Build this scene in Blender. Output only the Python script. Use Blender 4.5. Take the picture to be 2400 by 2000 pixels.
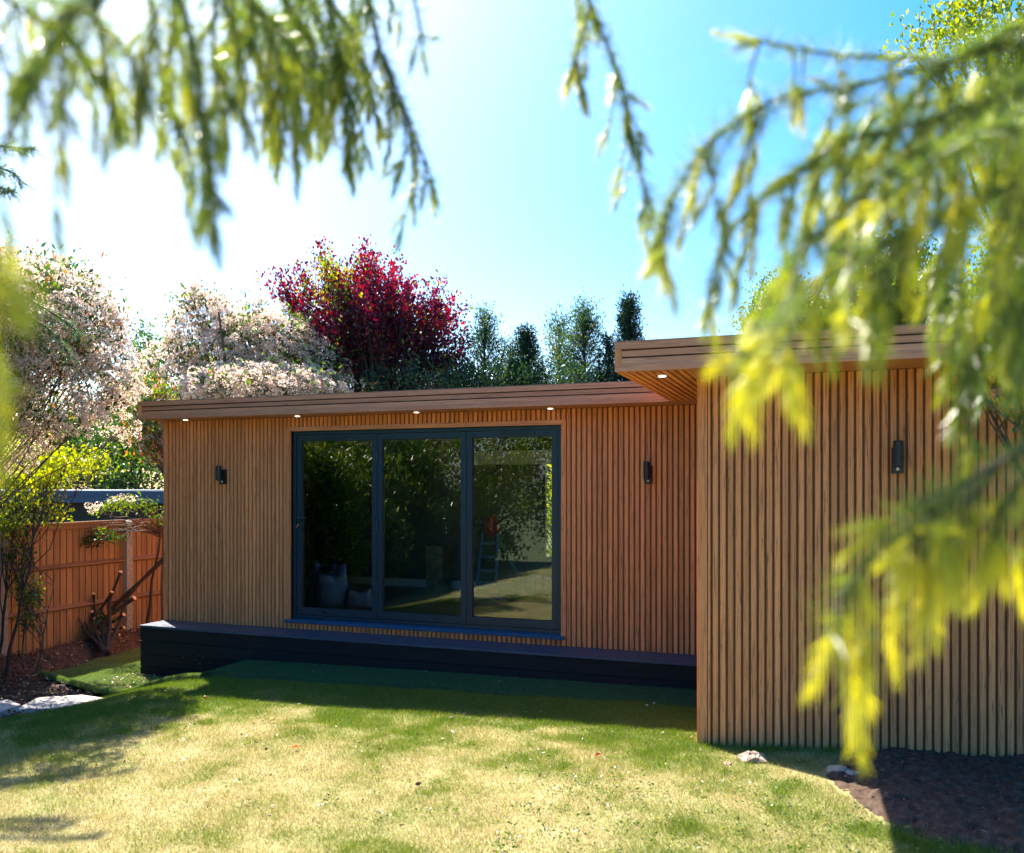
import bpy, math, random
import numpy as np
from mathutils import Vector, Matrix
random.seed(7)
rs = np.random.RandomState(11)
for o in list(bpy.data.objects): bpy.data.objects.remove(o)
scn = bpy.context.scene
COL = scn.collection
R = math.radians

# ------------------------------------------------------------------ camera, world, sun, exposure
YAW = 20.05
FWD = np.array([-math.sin(R(YAW)), math.cos(R(YAW)), 0.0])
RGT = np.array([math.cos(R(YAW)), math.sin(R(YAW)), 0.0])
FPX = 2042.0                       # focal length in pixels of a 2400 wide frame
cam_data = bpy.data.cameras.new('camera'); cam = bpy.data.objects.new('camera', cam_data); COL.objects.link(cam)
cam.location = (0, 0, 0); cam.rotation_euler = (R(90), 0, R(YAW))
cam_data.sensor_width = 36; cam_data.lens = 36 * FPX / 2400; cam_data.shift_y = 140 / 2400
cam_data.clip_start = 0.05; cam_data.clip_end = 2000
cam_data.dof.use_dof = True; cam_data.dof.focus_distance = 9.0; cam_data.dof.aperture_fstop = 2.6
cam_data.dof.aperture_blades = 8
scn.camera = cam

SUN = Vector((-1.9, 1.43, 2.92)).normalized()      # towards the sun
world = bpy.data.worlds.new('World'); scn.world = world; world.use_nodes = True
wn = world.node_tree.nodes; wl = world.node_tree.links; wn.clear()
sky = wn.new('ShaderNodeTexSky'); sky.sky_type = 'NISHITA'; sky.sun_disc = False
sky.sun_elevation = math.asin(SUN.z); sky.sun_rotation = math.atan2(SUN.x, SUN.y)
sky.air_density = 1.0; sky.dust_density = 1.7; sky.ozone_density = 3.5
bg = wn.new('ShaderNodeBackground'); bg.inputs['Strength'].default_value = 0.080
wo = wn.new('ShaderNodeOutputWorld'); hsv = wn.new('ShaderNodeHueSaturation'); hsv.inputs['Saturation'].default_value = 1.55; wl.new(sky.outputs[0], hsv.inputs['Color']); wl.new(hsv.outputs[0], bg.inputs[0]); wl.new(bg.outputs[0], wo.inputs[0])
sl = bpy.data.lights.new('sun', 'SUN'); sl.energy = 4.3; sl.angle = R(0.5); sl.color = (1.0, 0.94, 0.84)
so = bpy.data.objects.new('sun', sl); COL.objects.link(so); so.rotation_euler = (-SUN).to_track_quat('-Z', 'Y').to_euler()
so.location = SUN * 30
vs = scn.view_settings; vs.view_transform = 'Standard'; vs.look = 'None'; vs.gamma = 1; vs.use_curve_mapping = False
vs.exposure = 2.22
scn.render.engine = 'CYCLES'
scn.cycles.max_bounces = 10; scn.cycles.transparent_max_bounces = 16; scn.cycles.diffuse_bounces = 5

def at(u, v, d):
    """world point on the ray of a photograph pixel at depth d metres"""
    return d * (FWD + (u - 1200) / FPX * RGT) + np.array([0, 0, (1140 - v) / FPX * d])
def proj(p):
    d = p @ FWD
    return 1200 + FPX * (p @ RGT) / d, 1140 - FPX * p[..., 2] / d, d

# ------------------------------------------------------------------ helpers: tags and meshes
def tag(o, label=None, cat=None, group=None, kind=None):
    if label: o['label'] = label
    if cat: o['category'] = cat
    if group: o['group'] = group
    if kind: o['kind'] = kind
    return o
def empty(name, loc=(0, 0, 0), rz=0.0):
    o = bpy.data.objects.new(name, None); COL.objects.link(o); o.location = loc; o.rotation_euler = (0, 0, rz)
    o.empty_display_size = 0.1
    return o
def link(name, me, parent=None, loc=None):
    o = bpy.data.objects.new(name, me); COL.objects.link(o)
    if loc is not None: o.location = loc
    if parent is not None:
        o.parent = parent
    return o
class Geo:
    """collects vertices and faces; several face sizes allowed; 'tint' is a number per face"""
    def __init__(s): s.v = []; s.n = 0; s.f = []; s.t = []; s.mi = []
    def add(s, v, f, tint=0.5, mi=0):
        v = np.asarray(v, float).reshape(-1, 3); f = np.asarray(f, int)
        s.v.append(v); s.f.append(f + s.n); s.n += len(v)
        s.t.append(np.broadcast_to(np.asarray(tint, float), (len(f),)).copy()); s.mi.append(np.full(len(f), mi, int))
    def box(s, a, b, tint=0.5, mi=0):
        x0, y0, z0 = a; x1, y1, z1 = b
        v = [(x0,y0,z0),(x1,y0,z0),(x1,y1,z0),(x0,y1,z0),(x0,y0,z1),(x1,y0,z1),(x1,y1,z1),(x0,y1,z1)]
        f = [(0,3,2,1),(4,5,6,7),(0,1,5,4),(1,2,6,5),(2,3,7,6),(3,0,4,7)]
        s.add(v, f, tint, mi); return s
    def prism(s, prof, y0, y1, axis='Y', tint=0.5, mi=0):
        """profile of 2D points extruded along an axis"""
        n = len(prof); P = []
        for q in (y0, y1):
            for a, b in prof:
                P.append({'Y': (a, q, b), 'X': (q, a, b), 'Z': (a, b, q)}[axis])
        s.add(P, [(i, (i+1) % n, n+(i+1) % n, n+i) for i in range(n)], tint, mi)
        m = s.n - 2*n
        for base in (0, n):
            c = np.mean(np.array(P[base:base+n]), 0)
            s.add([c] + P[base:base+n], [(0, 1+i, 1+(i+1) % n, 1+(i+1) % n) for i in range(n)], tint, mi)
        return s
    def tube(s, pts, rad, sides=6, tint=0.5, mi=0, cap=True):
        pts = np.asarray(pts, float); n = len(pts); rad = np.broadcast_to(np.asarray(rad, float), (n,))
        t = np.gradient(pts, axis=0); t /= np.linalg.norm(t, axis=1)[:, None] + 1e-9
        ref = np.array([0, 0, 1.0]) if abs(t[0][2]) < 0.9 else np.array([1.0, 0, 0])
        V = []
        ang = np.arange(sides) * 2 * math.pi / sides
        for i in range(n):
            a = np.cross(t[i], ref); a /= np.linalg.norm(a) + 1e-9; b = np.cross(t[i], a)
            ref = -np.cross(a, t[i]) if False else ref
            V.append(pts[i] + rad[i] * (np.cos(ang)[:, None] * a + np.sin(ang)[:, None] * b))
        V = np.concatenate(V)
        F = []
        for i in range(n-1):
            for k in range(sides):
                F.append((i*sides+k, i*sides+(k+1) % sides, (i+1)*sides+(k+1) % sides, (i+1)*sides+k))
        s.add(V, F, tint, mi)
        if cap:
            for i, e in ((0, 0), (n-1, 1)):
                ring = V[i*sides:(i+1)*sides]
                s.add(np.vstack([pts[i], ring]), [(0, 1+k, 1+(k+1) % sides, 1+(k+1) % sides) for k in range(sides)], tint, mi)
        return s
    def mesh(s, name, mats, smooth=False):
        V = np.concatenate(s.v); me = bpy.data.meshes.new(name)
        loops = []; starts = []; tot = 0; T = np.concatenate(s.t); MI = np.concatenate(s.mi)
        for f in s.f:
            if f.shape[1] == 4:
                deg = f[:, 2] == f[:, 3]
                if deg.all(): f = f[:, :3]
            loops.append(f.reshape(-1)); starts.append(tot + np.arange(len(f)) * f.shape[1]); tot += f.size
        loops = np.concatenate(loops); starts = np.concatenate(starts)
        me.vertices.add(len(V)); me.vertices.foreach_set('co', V.reshape(-1).astype(np.float32))
        me.loops.add(len(loops)); me.loops.foreach_set('vertex_index', loops.astype(np.int32))
        me.polygons.add(len(starts)); me.polygons.foreach_set('loop_start', starts.astype(np.int32))
        if not isinstance(mats, (list, tuple)): mats = [mats]
        for m in mats: me.materials.append(m)
        if MI.any(): me.polygons.foreach_set('material_index', MI.astype(np.int32))
        at_ = me.attributes.new('tint', 'FLOAT', 'FACE'); at_.data.foreach_set('value', T.astype(np.float32))
        me.polygons.foreach_set('use_smooth', np.full(len(starts), bool(smooth)))
        me.update(calc_edges=True); me.validate()
        return me
    def build(s, name, mats, parent=None, smooth=False, loc=None):
        return link(name, s.mesh(name, mats, smooth), parent, loc)

def unit(a): return a / (np.linalg.norm(a, axis=-1, keepdims=True) + 1e-9)
def rdir(n, rnd=rs): return unit(rnd.normal(size=(n, 3)))
def leaves(g, pos, dirs, length, width, tint, fold=0.25, mi=0):
    """rhombic leaves: base, left, tip, right, folded on the midrib as two triangles each"""
    n = len(pos); d = unit(dirs); side = unit(np.cross(d, rdir(n))); up = np.cross(side, d)
    L = np.broadcast_to(np.asarray(length, float), (n,))[:, None]; W = np.broadcast_to(np.asarray(width, float), (n,))[:, None]
    v = np.stack([pos, pos + d*L*0.45 + side*W*0.5 + up*W*fold, pos + d*L, pos + d*L*0.45 - side*W*0.5 + up*W*fold], 1).reshape(-1, 3)
    i = np.arange(n)[:, None] * 4
    f = np.concatenate([i + np.array([[0, 1, 2]]), i + np.array([[0, 2, 3]])])
    t = np.broadcast_to(np.asarray(tint, float), (n,))
    g.add(v, f, np.concatenate([t, t]), mi)
def needles(g, pos, dirs, length, width, tint, mi=0):
    n = len(pos); d = unit(dirs); side = unit(np.cross(d, rdir(n)))
    L = np.broadcast_to(np.asarray(length, float), (n,))[:, None]; W = np.broadcast_to(np.asarray(width, float), (n,))[:, None]
    v = np.stack([pos - side*W*0.5, pos + side*W*0.5, pos + d*L + side*W*0.12], 1).reshape(-1, 3)
    g.add(v, np.arange(n)[:, None]*3 + np.array([[0, 1, 2]]), tint, mi)

def vnoise(x, y, sc, seed=0):
    """smooth value noise, vectorised"""
    x = np.asarray(x, float)*sc + 137.1*seed; y = np.asarray(y, float)*sc - 71.7*seed
    xi = np.floor(x); yi = np.floor(y); fx = x-xi; fy = y-yi; fx = fx*fx*(3-2*fx); fy = fy*fy*(3-2*fy)
    def h(a, b):
        q = np.sin(a*127.1 + b*311.7 + seed*17.3) * 43758.5453
        return q - np.floor(q)
    return (h(xi, yi)*(1-fx)+h(xi+1, yi)*fx)*(1-fy) + (h(xi, yi+1)*(1-fx)+h(xi+1, yi+1)*fx)*fy
def fbm(x, y, sc, seed=0, oct=4):
    s = 0; a = 1; tot = 0
    for k in range(oct):
        s = s + a*vnoise(x, y, sc*2**k, seed+k*5); tot += a; a *= 0.55
    return s/tot

# ------------------------------------------------------------------ materials
def mat(name):
    m = bpy.data.materials.new(name); m.use_nodes = True; nt = m.node_tree
    return m, nt, nt.nodes, nt.links, nt.nodes['Principled BSDF']
def ramp(nodes, stops):
    r = nodes.new('ShaderNodeValToRGB'); e = r.color_ramp.elements
    while len(e) < len(stops): e.new(0.5)
    for k, (p, c) in enumerate(stops): e[k].position = p; e[k].color = (*c, 1)
    return r
def m_plain(name, c, rough=0.6, metal=0.0, var=0.12, scale=30, bump=0.0, spec=0.5):
    m, nt, N, L, b = mat(name)
    tc = N.new('ShaderNodeTexCoord'); no = N.new('ShaderNodeTexNoise'); no.inputs['Scale'].default_value = scale; no.inputs['Detail'].default_value = 6
    L.new(tc.outputs['Object'], no.inputs['Vector'])
    r = ramp(N, [(0.3, tuple(x*(1-var) for x in c)), (0.7, tuple(min(1, x*(1+var)) for x in c))])
    L.new(no.outputs['Fac'], r.inputs['Fac']); L.new(r.outputs['Color'], b.inputs['Base Color'])
    b.inputs['Roughness'].default_value = rough; b.inputs['Metallic'].default_value = metal
    b.inputs['Specular IOR Level'].default_value = spec
    if bump:
        bp = N.new('ShaderNodeBump'); bp.inputs['Strength'].default_value = bump; bp.inputs['Distance'].default_value = 0.01
        L.new(no.outputs['Fac'], bp.inputs['Height']); L.new(bp.outputs['Normal'], b.inputs['Normal'])
    return m
def m_wood(name, axis, light, mid, dark, streak=0.545, rough=0.6, fine=55, along=1.6):
    m, nt, N, L, b = mat(name)
    tc = N.new('ShaderNodeTexCoord'); oi = N.new('ShaderNodeObjectInfo')
    mp = N.new('ShaderNodeMapping'); s = [fine, fine, fine]; s['XYZ'.index(axis)] = along; mp.inputs['Scale'].default_value = s
    mul = N.new('ShaderNodeVectorMath'); mul.operation = 'SCALE'; mul.inputs['Scale'].default_value = 60
    cmb = N.new('ShaderNodeCombineXYZ')
    for i in range(3): L.new(oi.outputs['Random'], cmb.inputs[i])
    L.new(cmb.outputs[0], mul.inputs[0]); L.new(mul.outputs[0], mp.inputs['Location'])
    L.new(tc.outputs['Object'], mp.inputs['Vector'])
    n1 = N.new('ShaderNodeTexNoise'); n1.inputs['Scale'].default_value = 1; n1.inputs['Detail'].default_value = 7; n1.inputs['Roughness'].default_value = 0.62; n1.inputs['Distortion'].default_value = 0.5
    L.new(mp.outputs[0], n1.inputs['Vector'])
    r1 = ramp(N, [(0.3, mid), (0.62, light)]); L.new(n1.outputs['Fac'], r1.inputs['Fac'])
    n2 = N.new('ShaderNodeTexNoise'); n2.inputs['Scale'].default_value = 1.9; n2.inputs['Detail'].default_value = 5; n2.inputs['Roughness'].default_value = 0.7; n2.inputs['Distortion'].default_value = 1.0
    L.new(mp.outputs[0], n2.inputs['Vector'])
    r2 = ramp(N, [(streak-0.02, (0, 0, 0)), (streak+0.13, (1, 1, 1))]); L.new(n2.outputs['Fac'], r2.inputs['Fac'])
    mx = N.new('ShaderNodeMix'); mx.data_type = 'RGBA'; L.new(r2.outputs['Color'], mx.inputs['Factor']); L.new(r1.outputs['Color'], mx.inputs['A']); mx.inputs['B'].default_value = (*dark, 1)
    hv = N.new('ShaderNodeHueSaturation'); mr = N.new('ShaderNodeMapRange'); mr.inputs['To Min'].default_value = 0.82; mr.inputs['To Max'].default_value = 1.15
    L.new(oi.outputs['Random'], mr.inputs['Value']); L.new(mr.outputs[0], hv.inputs['Value']); L.new(mx.outputs['Result'], hv.inputs['Color'])
    L.new(hv.outputs[0], b.inputs['Base Color']); b.inputs['Roughness'].default_value = rough; b.inputs['Specular IOR Level'].default_value = 0.35
    bp = N.new('ShaderNodeBump'); bp.inputs['Strength'].default_value = 0.35; bp.inputs['Distance'].default_value = 0.002
    L.new(n1.outputs['Fac'], bp.inputs['Height']); L.new(bp.outputs['Normal'], b.inputs['Normal'])
    return m
def m_leaf(name, stops, rough=0.42, trans=0.45, spec=0.5, tsat=1.25, tval=1.3):
    m, nt, N, L, b = mat(name)
    a = N.new('ShaderNodeAttribute'); a.attribute_name = 'tint'
    r = ramp(N, stops); L.new(a.outputs['Fac'], r.inputs['Fac']); L.new(r.outputs['Color'], b.inputs['Base Color'])
    b.inputs['Roughness'].default_value = rough; b.inputs['Specular IOR Level'].default_value = spec
    tr = N.new('ShaderNodeBsdfTranslucent'); hs = N.new('ShaderNodeHueSaturation'); hs.inputs['Saturation'].default_value = tsat; hs.inputs['Value'].default_value = tval
    L.new(r.outputs['Color'], hs.inputs['Color']); L.new(hs.outputs[0], tr.inputs['Color'])
    mx = N.new('ShaderNodeMixShader'); mx.inputs[0].default_value = trans
    L.new(b.outputs[0], mx.inputs[1]); L.new(tr.outputs[0], mx.inputs[2]); L.new(mx.outputs[0], N['Material Output'].inputs['Surface'])
    return m
def m_ground(name, stops, scale=14, bump=0.6, rough=0.95, attr=True):
    m, nt, N, L, b = mat(name)
    tc = N.new('ShaderNodeTexCoord'); no = N.new('ShaderNodeTexNoise'); no.inputs['Scale'].default_value = scale; no.inputs['Detail'].default_value = 9; no.inputs['Roughness'].default_value = 0.72
    L.new(tc.outputs['Object'], no.inputs['Vector'])
    r = ramp(N, stops)
    if attr:
        a = N.new('ShaderNodeAttribute'); a.attribute_name = 'tint'
        ma = N.new('ShaderNodeMath'); ma.operation = 'MULTIPLY_ADD'; ma.inputs[1].default_value = 0.6
        mb = N.new('ShaderNodeMath'); mb.operation = 'MULTIPLY'; mb.inputs[1].default_value = 0.5
        L.new(a.outputs['Fac'], mb.inputs[0]); L.new(no.outputs['Fac'], ma.inputs[0]); L.new(mb.outputs[0], ma.inputs[2]); L.new(ma.outputs[0], r.inputs['Fac'])
    else: L.new(no.outputs['Fac'], r.inputs['Fac'])
    L.new(r.outputs['Color'], b.inputs['Base Color']); b.inputs['Roughness'].default_value = rough; b.inputs['Specular IOR Level'].default_value = 0.15
    bp = N.new('ShaderNodeBump'); bp.inputs['Strength'].default_value = bump; bp.inputs['Distance'].default_value = 0.02
    L.new(no.outputs['Fac'], bp.inputs['Height']); L.new(bp.outputs['Normal'], b.inputs['Normal'])
    return m
def m_glass(name, ior=1.75, tint=(0.86, 0.9, 0.88), wav=0.0):
    m, nt, N, L, b = mat(name); N.remove(b)
    fr = N.new('ShaderNodeFresnel'); fr.inputs['IOR'].default_value = ior
    t = N.new('ShaderNodeBsdfTransparent'); t.inputs[0].default_value = (*tint, 1)
    g = N.new('ShaderNodeBsdfGlossy'); g.inputs['Roughness'].default_value = 0.004; g.inputs[0].default_value = (0.95, 0.97, 1, 1)
    if wav:
        tc = N.new('ShaderNodeTexCoord'); no = N.new('ShaderNodeTexNoise'); no.inputs['Scale'].default_value = 2.2; no.inputs['Detail'].default_value = 1
        L.new(tc.outputs['Object'], no.inputs['Vector']); bp = N.new('ShaderNodeBump'); bp.inputs['Strength'].default_value = wav; bp.inputs['Distance'].default_value = 0.01
        L.new(no.outputs['Fac'], bp.inputs['Height']); L.new(bp.outputs['Normal'], g.inputs['Normal'])
    mx = N.new('ShaderNodeMixShader'); L.new(fr.outputs[0], mx.inputs[0]); L.new(t.outputs[0], mx.inputs[1]); L.new(g.outputs[0], mx.inputs[2])
    L.new(mx.outputs[0], N['Material Output'].inputs['Surface'])
    return m
def m_emit(name, c, s):
    m, nt, N, L, b = mat(name); b.inputs['Emission Color'].default_value = (*c, 1); b.inputs['Emission Strength'].default_value = s; b.inputs['Base Color'].default_value = (*c, 1)
    return m

WL, WM, WD = (0.80, 0.300, 0.115), (0.62, 0.22, 0.082), (0.11, 0.055, 0.030)
M = dict(
 slat=m_wood('composite_slat', 'Z', WL, WM, WD),
 boardx=m_wood('composite_board_x', 'X', (0.64, 0.27, 0.145), (0.46, 0.18, 0.095), (0.09, 0.05, 0.034), streak=0.58),
 boardy=m_wood('composite_board_y', 'Y', WL, WM, WD),
 backing=m_plain('cladding_groove', (0.17, 0.072, 0.030), 0.8),
 anth=m_plain('anthracite_frame', (0.010, 0.030, 0.048), 0.38, var=0.06, scale=8),
 sill=m_plain('sill_powder_coat', (0.03, 0.09, 0.17), 0.3, var=0.06),
 seal=m_plain('black_gasket', (0.008, 0.009, 0.011), 0.5),
 deck=m_wood('black_stained_timber', 'X', (0.011, 0.011, 0.013), (0.006, 0.006, 0.008), (0.003, 0.003, 0.004), rough=0.75),
 decktop=m_wood('stained_top_sky_tint', 'X', (0.060, 0.078, 0.115), (0.042, 0.056, 0.088), (0.03, 0.035, 0.05), rough=0.42),  # grey-blue stain, with the reflected blue of the sky put into the colour
 glass=m_glass('double_glazing', 2.25, wav=0.008), glass2=m_glass('rear_glazing', 1.5, (0.95, 0.97, 0.96)),
 black=m_plain('black_metal', (0.012, 0.013, 0.016), 0.4), chrome=m_plain('chrome', (0.7, 0.7, 0.7), 0.18, metal=1.0),
 lens=m_emit('lamp_glass', (1.0, 0.93, 0.82), 1.0),
 fence=m_wood('fence_timber', 'Z', (0.30, 0.168, 0.074), (0.19, 0.100, 0.042), (0.05, 0.028, 0.016), streak=0.62, rough=0.85, fine=28, along=1.2),
 fencey=m_wood('fence_rail_timber', 'Y', (0.28, 0.15, 0.075), (0.19, 0.095, 0.045), (0.1, 0.05, 0.03), rough=0.85, fine=28),
 concrete=m_plain('concrete', (0.27, 0.25, 0.21), 0.9, var=0.25, scale=22, bump=0.4),
 stone=m_plain('paving_stone', (0.52, 0.44, 0.37), 0.9, var=0.22, scale=16, bump=0.5),
 rock=m_plain('pinkish_stone', (0.42, 0.28, 0.2), 0.9, var=0.3, scale=40, bump=0.6),
 bark=m_plain('bark', (0.085, 0.058, 0.04), 0.9, var=0.45, scale=45, bump=0.8),
 bark_d=m_plain('dark_bark', (0.035, 0.026, 0.02), 0.9, var=0.45, scale=45, bump=0.8),
 cut=m_plain('cut_wood', (0.62, 0.36, 0.19), 0.8, var=0.15, scale=60),
 white=m_plain('white_paint', (0.78, 0.77, 0.74), 0.5, var=0.03), wall=m_plain('grey_inner_wall', (0.10, 0.095, 0.09), 0.7, var=0.06, scale=5),
 ceil=m_plain('ceiling_paint', (0.6, 0.6, 0.58), 0.7, var=0.03),
 floor=m_wood('oak_floor', 'X', (0.26, 0.15, 0.075), (0.17, 0.095, 0.05), (0.09, 0.05, 0.03), rough=0.3, fine=20),
 roofm=m_plain('rubber_roof', (0.05, 0.05, 0.055), 0.8), nbwall=m_plain('neighbour_wall', (0.02, 0.017, 0.015), 0.9),
 nbfas=m_plain('neighbour_fascia', (0.018, 0.050, 0.13), 0.6, var=0.05), nbcap=m_plain('neighbour_drip_edge', (0.6, 0.6, 0.62), 0.3),
 tarp=m_plain('woven_bag', (0.30, 0.33, 0.31), 0.7, var=0.25, scale=14, bump=0.6), strap=m_plain('bag_strap', (0.02, 0.02, 0.022), 0.7),
 red=m_plain('red_plastic', (0.6, 0.04, 0.05), 0.35), blue=m_plain('blue_plastic', (0.1, 0.25, 0.45), 0.35), teal=m_plain('green_plastic', (0.1, 0.3, 0.15), 0.35),
 purple=m_plain('purple_mat', (0.2, 0.1, 0.4), 0.6), cabinet=m_plain('carved_cabinet', (0.25, 0.22, 0.15), 0.6, var=0.4, scale=12),
 soil=m_ground('soil', [(0.3, (0.026, 0.015, 0.010)), (0.5, (0.085, 0.053, 0.038)), (0.8, (0.19, 0.125, 0.09))], scale=22, bump=1.0, attr=False),
 lawn=m_ground('lawn_soil_and_thatch', [(0.25, (0.10, 0.125, 0.03)), (0.5, (0.19, 0.18, 0.065)), (0.72, (0.33, 0.27, 0.13)), (0.95, (0.46, 0.36, 0.21))], scale=30),
 turfb=m_ground('turf_backing', [(0.3, (0.02, 0.055, 0.025)), (0.7, (0.055, 0.11, 0.04))], scale=60, attr=False),
 field=m_ground('far_ground', [(0.3, (0.06, 0.08, 0.025)), (0.7, (0.11, 0.12, 0.05))], scale=1.5, attr=False),
)
G_ = (0.05, 0.10, 0.018)
M.update(
 grass=m_leaf('grass_blades', [(0, (0.085, 0.155, 0.018)), (0.35, (0.17, 0.235, 0.032)), (0.6, (0.30, 0.29, 0.085)), (0.8, (0.48, 0.385, 0.20)), (1, (0.62, 0.50, 0.31))], rough=0.5, trans=0.3, spec=0.3, tval=1.2),
 turf=m_leaf('turf_blades', [(0, (0.02, 0.10, 0.055)), (0.6, (0.05, 0.15, 0.065)), (1, (0.27, 0.33, 0.085))], rough=0.5, trans=0.2, spec=0.3),
 litter=m_leaf('leaf_litter', [(0, (0.05, 0.025, 0.015)), (0.5, (0.20, 0.10, 0.055)), (0.85, (0.42, 0.24, 0.14)), (1, (0.6, 0.42, 0.3))], trans=0.1),
 photleaf=m_leaf('photinia_leaf', [(0, (0.016, 0.045, 0.018)), (0.45, (0.05, 0.105, 0.02)), (0.75, (0.14, 0.21, 0.025)), (0.93, (0.22, 0.25, 0.04)), (0.96, (0.5, 0.08, 0.04)), (1, (0.6, 0.16, 0.05))], rough=0.28, spec=0.6),
 flower=m_leaf('photinia_blossom', [(0, (0.52, 0.36, 0.26)), (0.35, (0.80, 0.63, 0.50)), (0.8, (0.92, 0.80, 0.68)), (1, (0.60, 0.36, 0.28))], rough=0.8, trans=0.5, spec=0.1, tsat=1.0, tval=1.1),
 plum=m_leaf('plum_leaf', [(0, (0.022, 0.008, 0.022)), (0.45, (0.080, 0.013, 0.026)), (0.8, (0.21, 0.026, 0.036)), (0.9, (0.36, 0.06, 0.07)), (0.93, (0.20, 0.25, 0.03)), (1, (0.36, 0.38, 0.05))], rough=0.4, trans=0.5),
 conif=m_leaf('cypress_spray', [(0, (0.010, 0.032, 0.018)), (0.5, (0.055, 0.105, 0.04)), (0.85, (0.15, 0.19, 0.055)), (1, (0.26, 0.25, 0.08))], rough=0.5, trans=0.35),
 conifd=m_leaf('dark_cypress_spray', [(0, (0.006, 0.022, 0.010)), (0.6, (0.018, 0.050, 0.018)), (1, (0.07, 0.11, 0.025))], rough=0.5, trans=0.15),
 green=m_leaf('green_leaf', [(0, (0.022, 0.055, 0.014)), (0.5, (0.065, 0.125, 0.02)), (0.85, (0.17, 0.24, 0.03)), (1, (0.30, 0.34, 0.05))], rough=0.3, trans=0.45, spec=0.6),
 dkgreen=m_leaf('dark_evergreen_leaf', [(0, (0.010, 0.028, 0.012)), (0.6, (0.03, 0.065, 0.02)), (1, (0.12, 0.17, 0.04))], rough=0.25, trans=0.25, spec=0.6),
 ygreen=m_leaf('lime_leaf', [(0, (0.10, 0.15, 0.02)), (0.6, (0.28, 0.32, 0.04)), (1, (0.48, 0.45, 0.07))], rough=0.35, trans=0.55),
 needle=m_leaf('cedar_needles', [(0, (0.04, 0.09, 0.055)), (0.35, (0.13, 0.19, 0.055)), (0.6, (0.34, 0.37, 0.06)), (1, (0.68, 0.62, 0.11))], rough=0.34, trans=0.5, spec=0.9, tval=1.4),
 daisy=m_leaf('daisy_petal', [(0, (0.8, 0.8, 0.8)), (1, (0.8, 0.8, 0.8))], trans=0.2),
)

# ------------------------------------------------------------------ ground
def sst(a, b, x):
    t = np.clip((x-a)/(b-a), 0, 1); return t*t*(3-2*t)
def H(x, y):
    x = np.asarray(x, float); y = np.asarray(y, float)
    z = -1.775 + 0.024*np.clip(x, -6.2, 3)
    dip = 1 - sst(-7.25, -6.05, x)
    z = z - dip*(0.16 + 0.14*sst(5.2, 6.9, y)) - 0.045*sst(5.2, 6.4, y)*sst(.4, -.6, x)*(1-dip)
    z = z + 0.030*(fbm(x, y, 0.9, 3, 2)-0.5)*(1-dip)
    return z
def soil_r(x, y):
    """>0 inside the bare bed by the annexe"""
    bx = np.interp(y, [3.2, 4.45, 4.58, 4.66, 4.74, 4.88, 5.25, 5.7, 6.05, 6.3], [6, 4.2, 2.0, 1.0, 0.5, 0.28, 0.10, -0.06, 0.0, 0.15])
    return x - bx + 0.14*(fbm(x, y, 3.2, 9, 3)-0.5)
def soil_l(x, y):
    """>0 inside the border along the left fence"""
    bx = np.interp(y, [0, 4.5, 5.6, 6.3, 7.0, 7.6, 8.4, 9.0], [-7.7, -7.2, -6.95, -6.85, -7.15, -7.75, -7.95, -7.2])
    return bx - x + 0.16*(fbm(x, y, 2.4, 12, 3)-0.5)
def mat_in(x, y):
    """sunken turf patch left of the raised strip, running on past the end of the building"""
    lip = np.interp(x, [-8.6, -8.5, -7.23, -6.75, -6.0], [7.57, 7.53, 7.12, 7.14, 7.26])
    return (y > lip) & (x < -5.98) & (x > np.interp(y, [7.12, 7.53, 9.4], [-7.23, -8.5, -8.75])) & (y < 9.4) & ((x < -7.47) | (y < 8.2))
def dry(x, y):
    d = fbm(x, y, 0.9, 21, 3)*0.42 + fbm(x, y, 4.5, 31, 3)*0.62 + .03
    d = d - 0.03 + 0.10*np.exp(-((x+3.2)/1.9)**2-((y-4.6)/.9)**2) + 0.12*sst(6.4, 4.6, y) - 0.16*sst(-4.0, -6.2, x) - 0.30*sst(-1.6, 0.2, x)*sst(5.8, 4.2, y) - 0.20*sst(5.8, 6.8, y)  # last term: greener, darker grass near the house, roof shade put into the tint
    return d
def sheet(name, x0, x1, y0, y1, st, zf, material, tf=None, kind='structure', keep=None):
    xs = np.arange(x0, x1+st/2, st); ys = np.arange(y0, y1+st/2, st); X, Y = np.meshgrid(xs, ys); Z = zf(X, Y)
    nx, ny = len(xs), len(ys); i = (np.arange(ny-1)[:, None]*nx + np.arange(nx-1)[None, :]).reshape(-1, 1)
    f = i + np.array([[0, 1, nx+1, nx]]); V = np.stack([X, Y, Z], -1).reshape(-1, 3)
    c = V[f].mean(1)
    if keep is not None: k = keep(c[:, 0], c[:, 1]); f = f[k]; c = c[k]
    g = Geo(); g.add(V, f, tf(c[:, 0], c[:, 1]) if tf is not None else 0.5)
    o = g.build(name, material, smooth=True); tag(o, kind=kind); return o
g = Geo(); g.add([(-400, -400, -2.6), (400, -400, -2.6), (400, 400, -2.6), (-400, 400, -2.6)], [(0, 1, 2, 3)])
tag(g.build('ground', M['field']), kind='structure')
def lawnz(x, y):
    z = H(x, y)
    z = np.where(mat_in(x, y), -2.35, z)
    z = np.where((x > -6.03) & (x < -0.85) & (y > 7.36), z-0.22, z)
    return z
sheet('lawn', -9.1, 6.0, -6.0, 13.0, 0.06, lawnz, M['lawn'], lambda x, y: np.clip((dry(x, y)-0.22)*1.2, 0, 1))
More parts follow.
